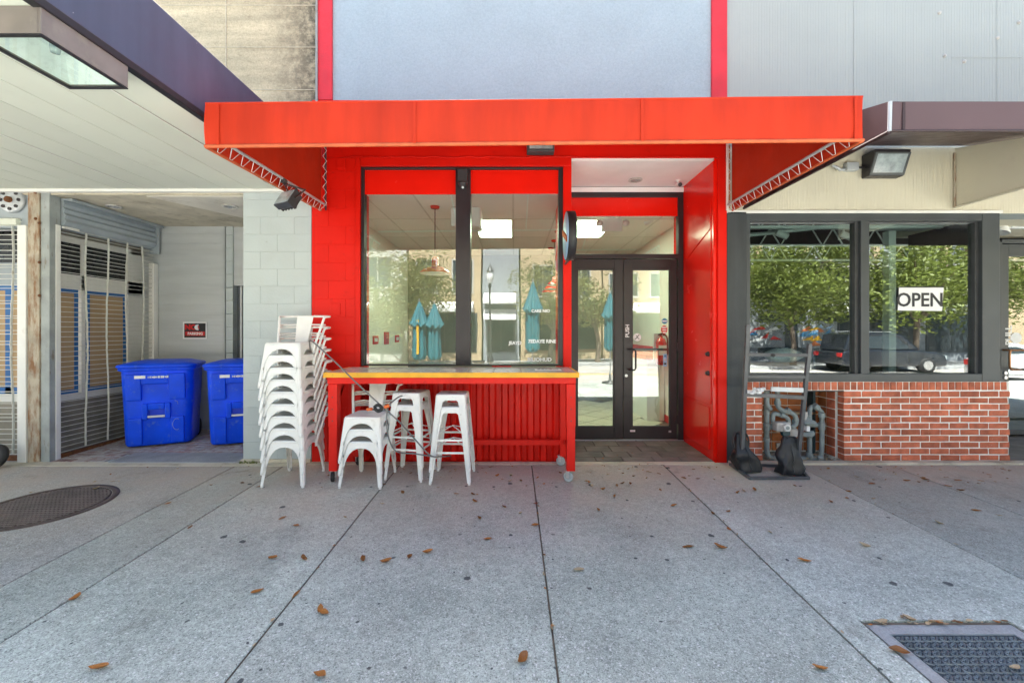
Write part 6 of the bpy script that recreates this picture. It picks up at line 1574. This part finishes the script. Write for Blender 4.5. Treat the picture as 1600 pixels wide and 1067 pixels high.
far_building('cream building with a dark square window across the street behind the pale tree', .4, 5.4, 8.5, 'far_cream', (2, (3.7,), 1.0, 1.7), [(.6, 5.0, 2.9, 'far_brick')], store='far_brick')
far_building('low white and cream building mirrored in the right shop door', 5.5, 10.6, 7.5, 'far_cream', (2, (3.8,), 1.7, 1.4), [(5.8, 10.2, 2.95, 'awning_white')])
fb = far_building('tall building with ochre columns mirrored above the dense green trees', 10.7, 30, 12, 'far_grey', (8, (3.8,), 1.4, 1.6), [(17.5, 20, 2.9, 'awning_white')])
for i in range(14): B(11.2 + 1.35 * i, 11.2 + 1.35 * i + .32, -14.39, -14.15, 5.6, 10.5).build('column', 'far_cream', fb)
B(10.7, 30, -14.39, -14.2, 5.2, 5.5).build('cornice', 'far_white', fb)
for i, (a, b, cols) in enumerate(((12, 15.6, ('sign_red', 'sticker_blue', 'plastic_white', 'sign_orange')), (16.4, 18.6, ('sticker_blue', 'yellow_fabric', 'sign_blue', 'sign_orange')))):
    t = thing('street_mural', ('long painted panel of red, blue and white blocks across the street', 'bright blue and yellow painted panel across the street')[i], 'mural', (a, -14.3, 1.2))
    B(a, b, -14.33, -14.30, .7, 2.2).build('board', 'far_grey', t); rnd = random.Random(i)
    for k in range(16):
        x = rnd.uniform(a, b - .8); z = rnd.uniform(.75, 1.8); mb = MB().prism([(x, -14.299 + .001 * k, z), (x + rnd.uniform(.3, .8), -14.299 + .001 * k, z + rnd.uniform(-.02, .1)), (x + rnd.uniform(.2, .7), -14.299 + .001 * k, z + rnd.uniform(.2, .4))], (0, .0008, 0)); mb.build('painted_shape', rnd.choice(cols), t)
B(30.1, 46, -24, -14.4, FZW - .1, 8).build('far_building', 'far_cream'); tag(bpy.data.objects['far_building.006'] if 'far_building.006' in bpy.data.objects else col.objects[-1], 'plain cream block at the far right end of the opposite street', 'building')

def umbrella(label, x, y, h, yellow=False):
    g = gz(y) if y > KERB else ROADZ; t = thing('folded_umbrella', label, 'umbrella', (x, y, g), group='folded teal patio umbrellas at the kerb')
    MB().cyl((x, y, g), (x, y, g + h + .08), .022, n=10).build('pole', 'zinc', t); MB().lathe([(.26, 0), (.26, .05), (.05, .09), (.03, .3), (.001, .3)], 20, Matrix.Translation((x, y, g))).build('base', 'black_metal', t)
    def cloth(z0, z1, r0, r1, nm, m, k0=0, k1=32):
        rings = []
        for i in range(6):
            u = i / 5; rr = r0 + (r1 - r0) * u
            rings.append([Vector((x + rr * (1 + .22 * math.cos(8 * a)) * math.cos(a), y + rr * (1 + .22 * math.cos(8 * a)) * math.sin(a), z0 + (z1 - z0) * u + (.06 * math.cos(8 * a) if i == 0 else 0))) for a in [2 * math.pi * j / 32 for j in range(32)]])
        MB().loft(rings).build(nm, m, t)
    cloth(g + h * .38, g + h * .80, .17, .15, 'canopy', 'teal_fabric'); cloth(g + h * .74, g + h, .24, .02, 'valance', 'teal_fabric')
    if yellow: B(x - .03, x + .03, y + .19, y + .23, g + h * .42, g + h * .8).build('tie_strap', 'yellow_fabric', t)
umbrella('tall folded teal umbrella mirrored in the right pane of the shop window', .52, -1.75, 3.05)
umbrella('folded teal umbrella with yellow strap mirrored in the left pane of the shop window', -2.65, -1.8, 2.5, True)
umbrella('folded teal umbrella beside the yellow strapped one at the kerb', -2.25, -1.9, 2.45)
umbrella('folded teal umbrella mirrored in the left glass door', 3.10, -1.85, 2.9)
for i, (x, y) in enumerate(((-1.6, -1.55), (-.9, -1.7), (1.3, -1.6))): simple_chair(('dark slatted cafe chair left of the others at the kerb', 'dark cafe chair between two others at the kerb', 'dark cafe chair right of the tall teal umbrella at the kerb')[i], (x, y, gz(y)), R(20 + 130 * i), 'black_metal', grp='cafe chairs at the kerb')
t = thing('street_lamp', 'black ornate street lamp across the road mirrored in the shop window', 'street lamp', (-1.2, -11.2, FZW))
MB().lathe([(.16, 0), (.16, .3), (.08, .5), (.05, .6), (.045, 3.9), (.09, 3.95), (.05, 4.1)], 14, Matrix.Translation((-1.2, -11.2, FZW))).build('post', 'black_metal', t); MB().lathe([(.05, 4.1), (.17, 4.3), (.18, 4.5), (.12, 4.7)], 14, Matrix.Translation((-1.2, -11.2, FZW))).build('lantern', 'plastic_white', t); MB().lathe([(.2, 4.7), (.1, 4.85), (.03, 5.0), (.001, 5.15)], 14, Matrix.Translation((-1.2, -11.2, FZW))).build('cap', 'black_metal', t)
t = thing('fire_hydrant', 'red fire hydrant on the far pavement mirrored right of the OPEN sign', 'hydrant', (24.4, -11.2, FZW))
MB().lathe([(.16, 0), (.16, .05), (.11, .06), (.11, .5), (.15, .52), (.14, .6), (.08, .7), (.001, .74)], 16, Matrix.Translation((24.4, -11.2, FZW))).build('barrel', 'hydrant_red', t)
for s in (-1, 1): MB().cyl((24.4, -11.2, FZW + .42), (24.4 + s * .2, -11.2, FZW + .42), .06, n=10).build('nozzle', 'hydrant_red', t)

def car(label, x, y, m, suv):
    t = thing('parked_car', label, 'car', (x, y, ROADZ), group='cars parked along the street', local=True)
    h = 1.75 if suv else 1.42; L = 4.7; W = .92
    body = [(-2.3, .35), (-2.35, .6), (-2.28, .95), (-1.95, 1.02), (1.0, 1.0), (1.9, .92), (2.25, .78), (2.35, .5), (2.3, .3), (1.9, .28), (-1.9, .28)]
    MB().prism([(a, -W, b) for a, b in body], (0, 2 * W, 0)).build('body', m, t, bevel=0.07, seg=3)
    roof = [(-2.15 if suv else -1.6, 1.0), (-1.95 if suv else -1.1, h - .06), (-1.6 if suv else -.7, h), (.15, h), (.45, h - .08), (1.25, .99)]
    MB().prism([(a, -W + .12, b) for a, b in roof], (0, 2 * W - .24, 0)).build('cabin', m, t, bevel=0.05, seg=2)
    for s in (-1, 1):
        gl = [(-1.7 if suv else -1.2, 1.06), (-1.6 if suv else -.85, h - .14), (.12, h - .13), (.85, 1.06)]
        MB().prism([(a, s * (W - .115), b) for a, b in gl], (0, s * .008, 0)).build('side_window', 'far_window', t)
        for wx in (-1.42, 1.42):
            w_ = MB().lathe([(.001, -.1), (.2, -.1), (.33, -.09), (.34, 0), (.33, .09), (.2, .1), (.001, .1)], 22, Matrix.Translation((wx, s * (W - .08), .335)) @ Matrix.Rotation(R(90), 4, 'X')).build('wheel', 'black_rubber', t)
            MB().cyl((wx, s * (W + .022), .335), (wx, s * (W + .03), .335), .2, n=12).build('rim', 'zinc', w_)
        B(2.24, 2.36, s * .72 - .15, s * .72 + .15, .62, .76).build('headlight', 'led_lens', t); B(-2.36, -2.26, s * .74 - .13, s * .74 + .13, .72, .90).build('tail_light', 'sign_red', t)
    MB().prism([(.52, -W + .16, h - .10), (1.27, -W + .16, 1.01), (1.27, W - .16, 1.01), (.52, W - .16, h - .10)], (.008, 0, .006)).build('windscreen', 'far_window', t)
    if suv:
        for s in (-1, 1): MB().tube([(-1.5, s * .62, h + .05), (.1, s * .62, h + .05)], .02, 6).build('roof_rail', 'zinc', t)
    return t
car('dark parked car with roof rails mirrored in the left framed pane', 16.9, -9.6, 'car_dark', True)
car('white parked car mirrored at the lower right of the framed window', 17.6, -3.4, 'car_white', False)
c = P(-8, 716, 4.72)
t = thing('cart_wheel', 'black rubber cart wheel cut by the left photo edge beside the shutter rail', 'wheel', (c.x, c.y, gz(4.72)))
mt = Matrix.Translation((c.x, 4.72, gz(4.72) + .135)) @ Matrix.Rotation(R(72), 4, 'X')
MB().lathe([(.06, -.022), (.10, -.03), (.132, -.022), (.135, 0), (.132, .022), (.10, .03), (.06, .022)], 30, mt, cap=False).build('tyre', 'black_rubber', t)
MB().lathe([(.001, -.018), (.062, -.018), (.062, .018), (.001, .018)], 20, mt).build('hub', 'charcoal_frame', t)
MB().bar((c.x - .02, 4.70, gz(4.72) + .14), (c.x - .16, 4.66, .62), .03).build('fork', 'black_metal', t)
for o in bpy.data.objects:
    if '_local' in o: del o['_local']
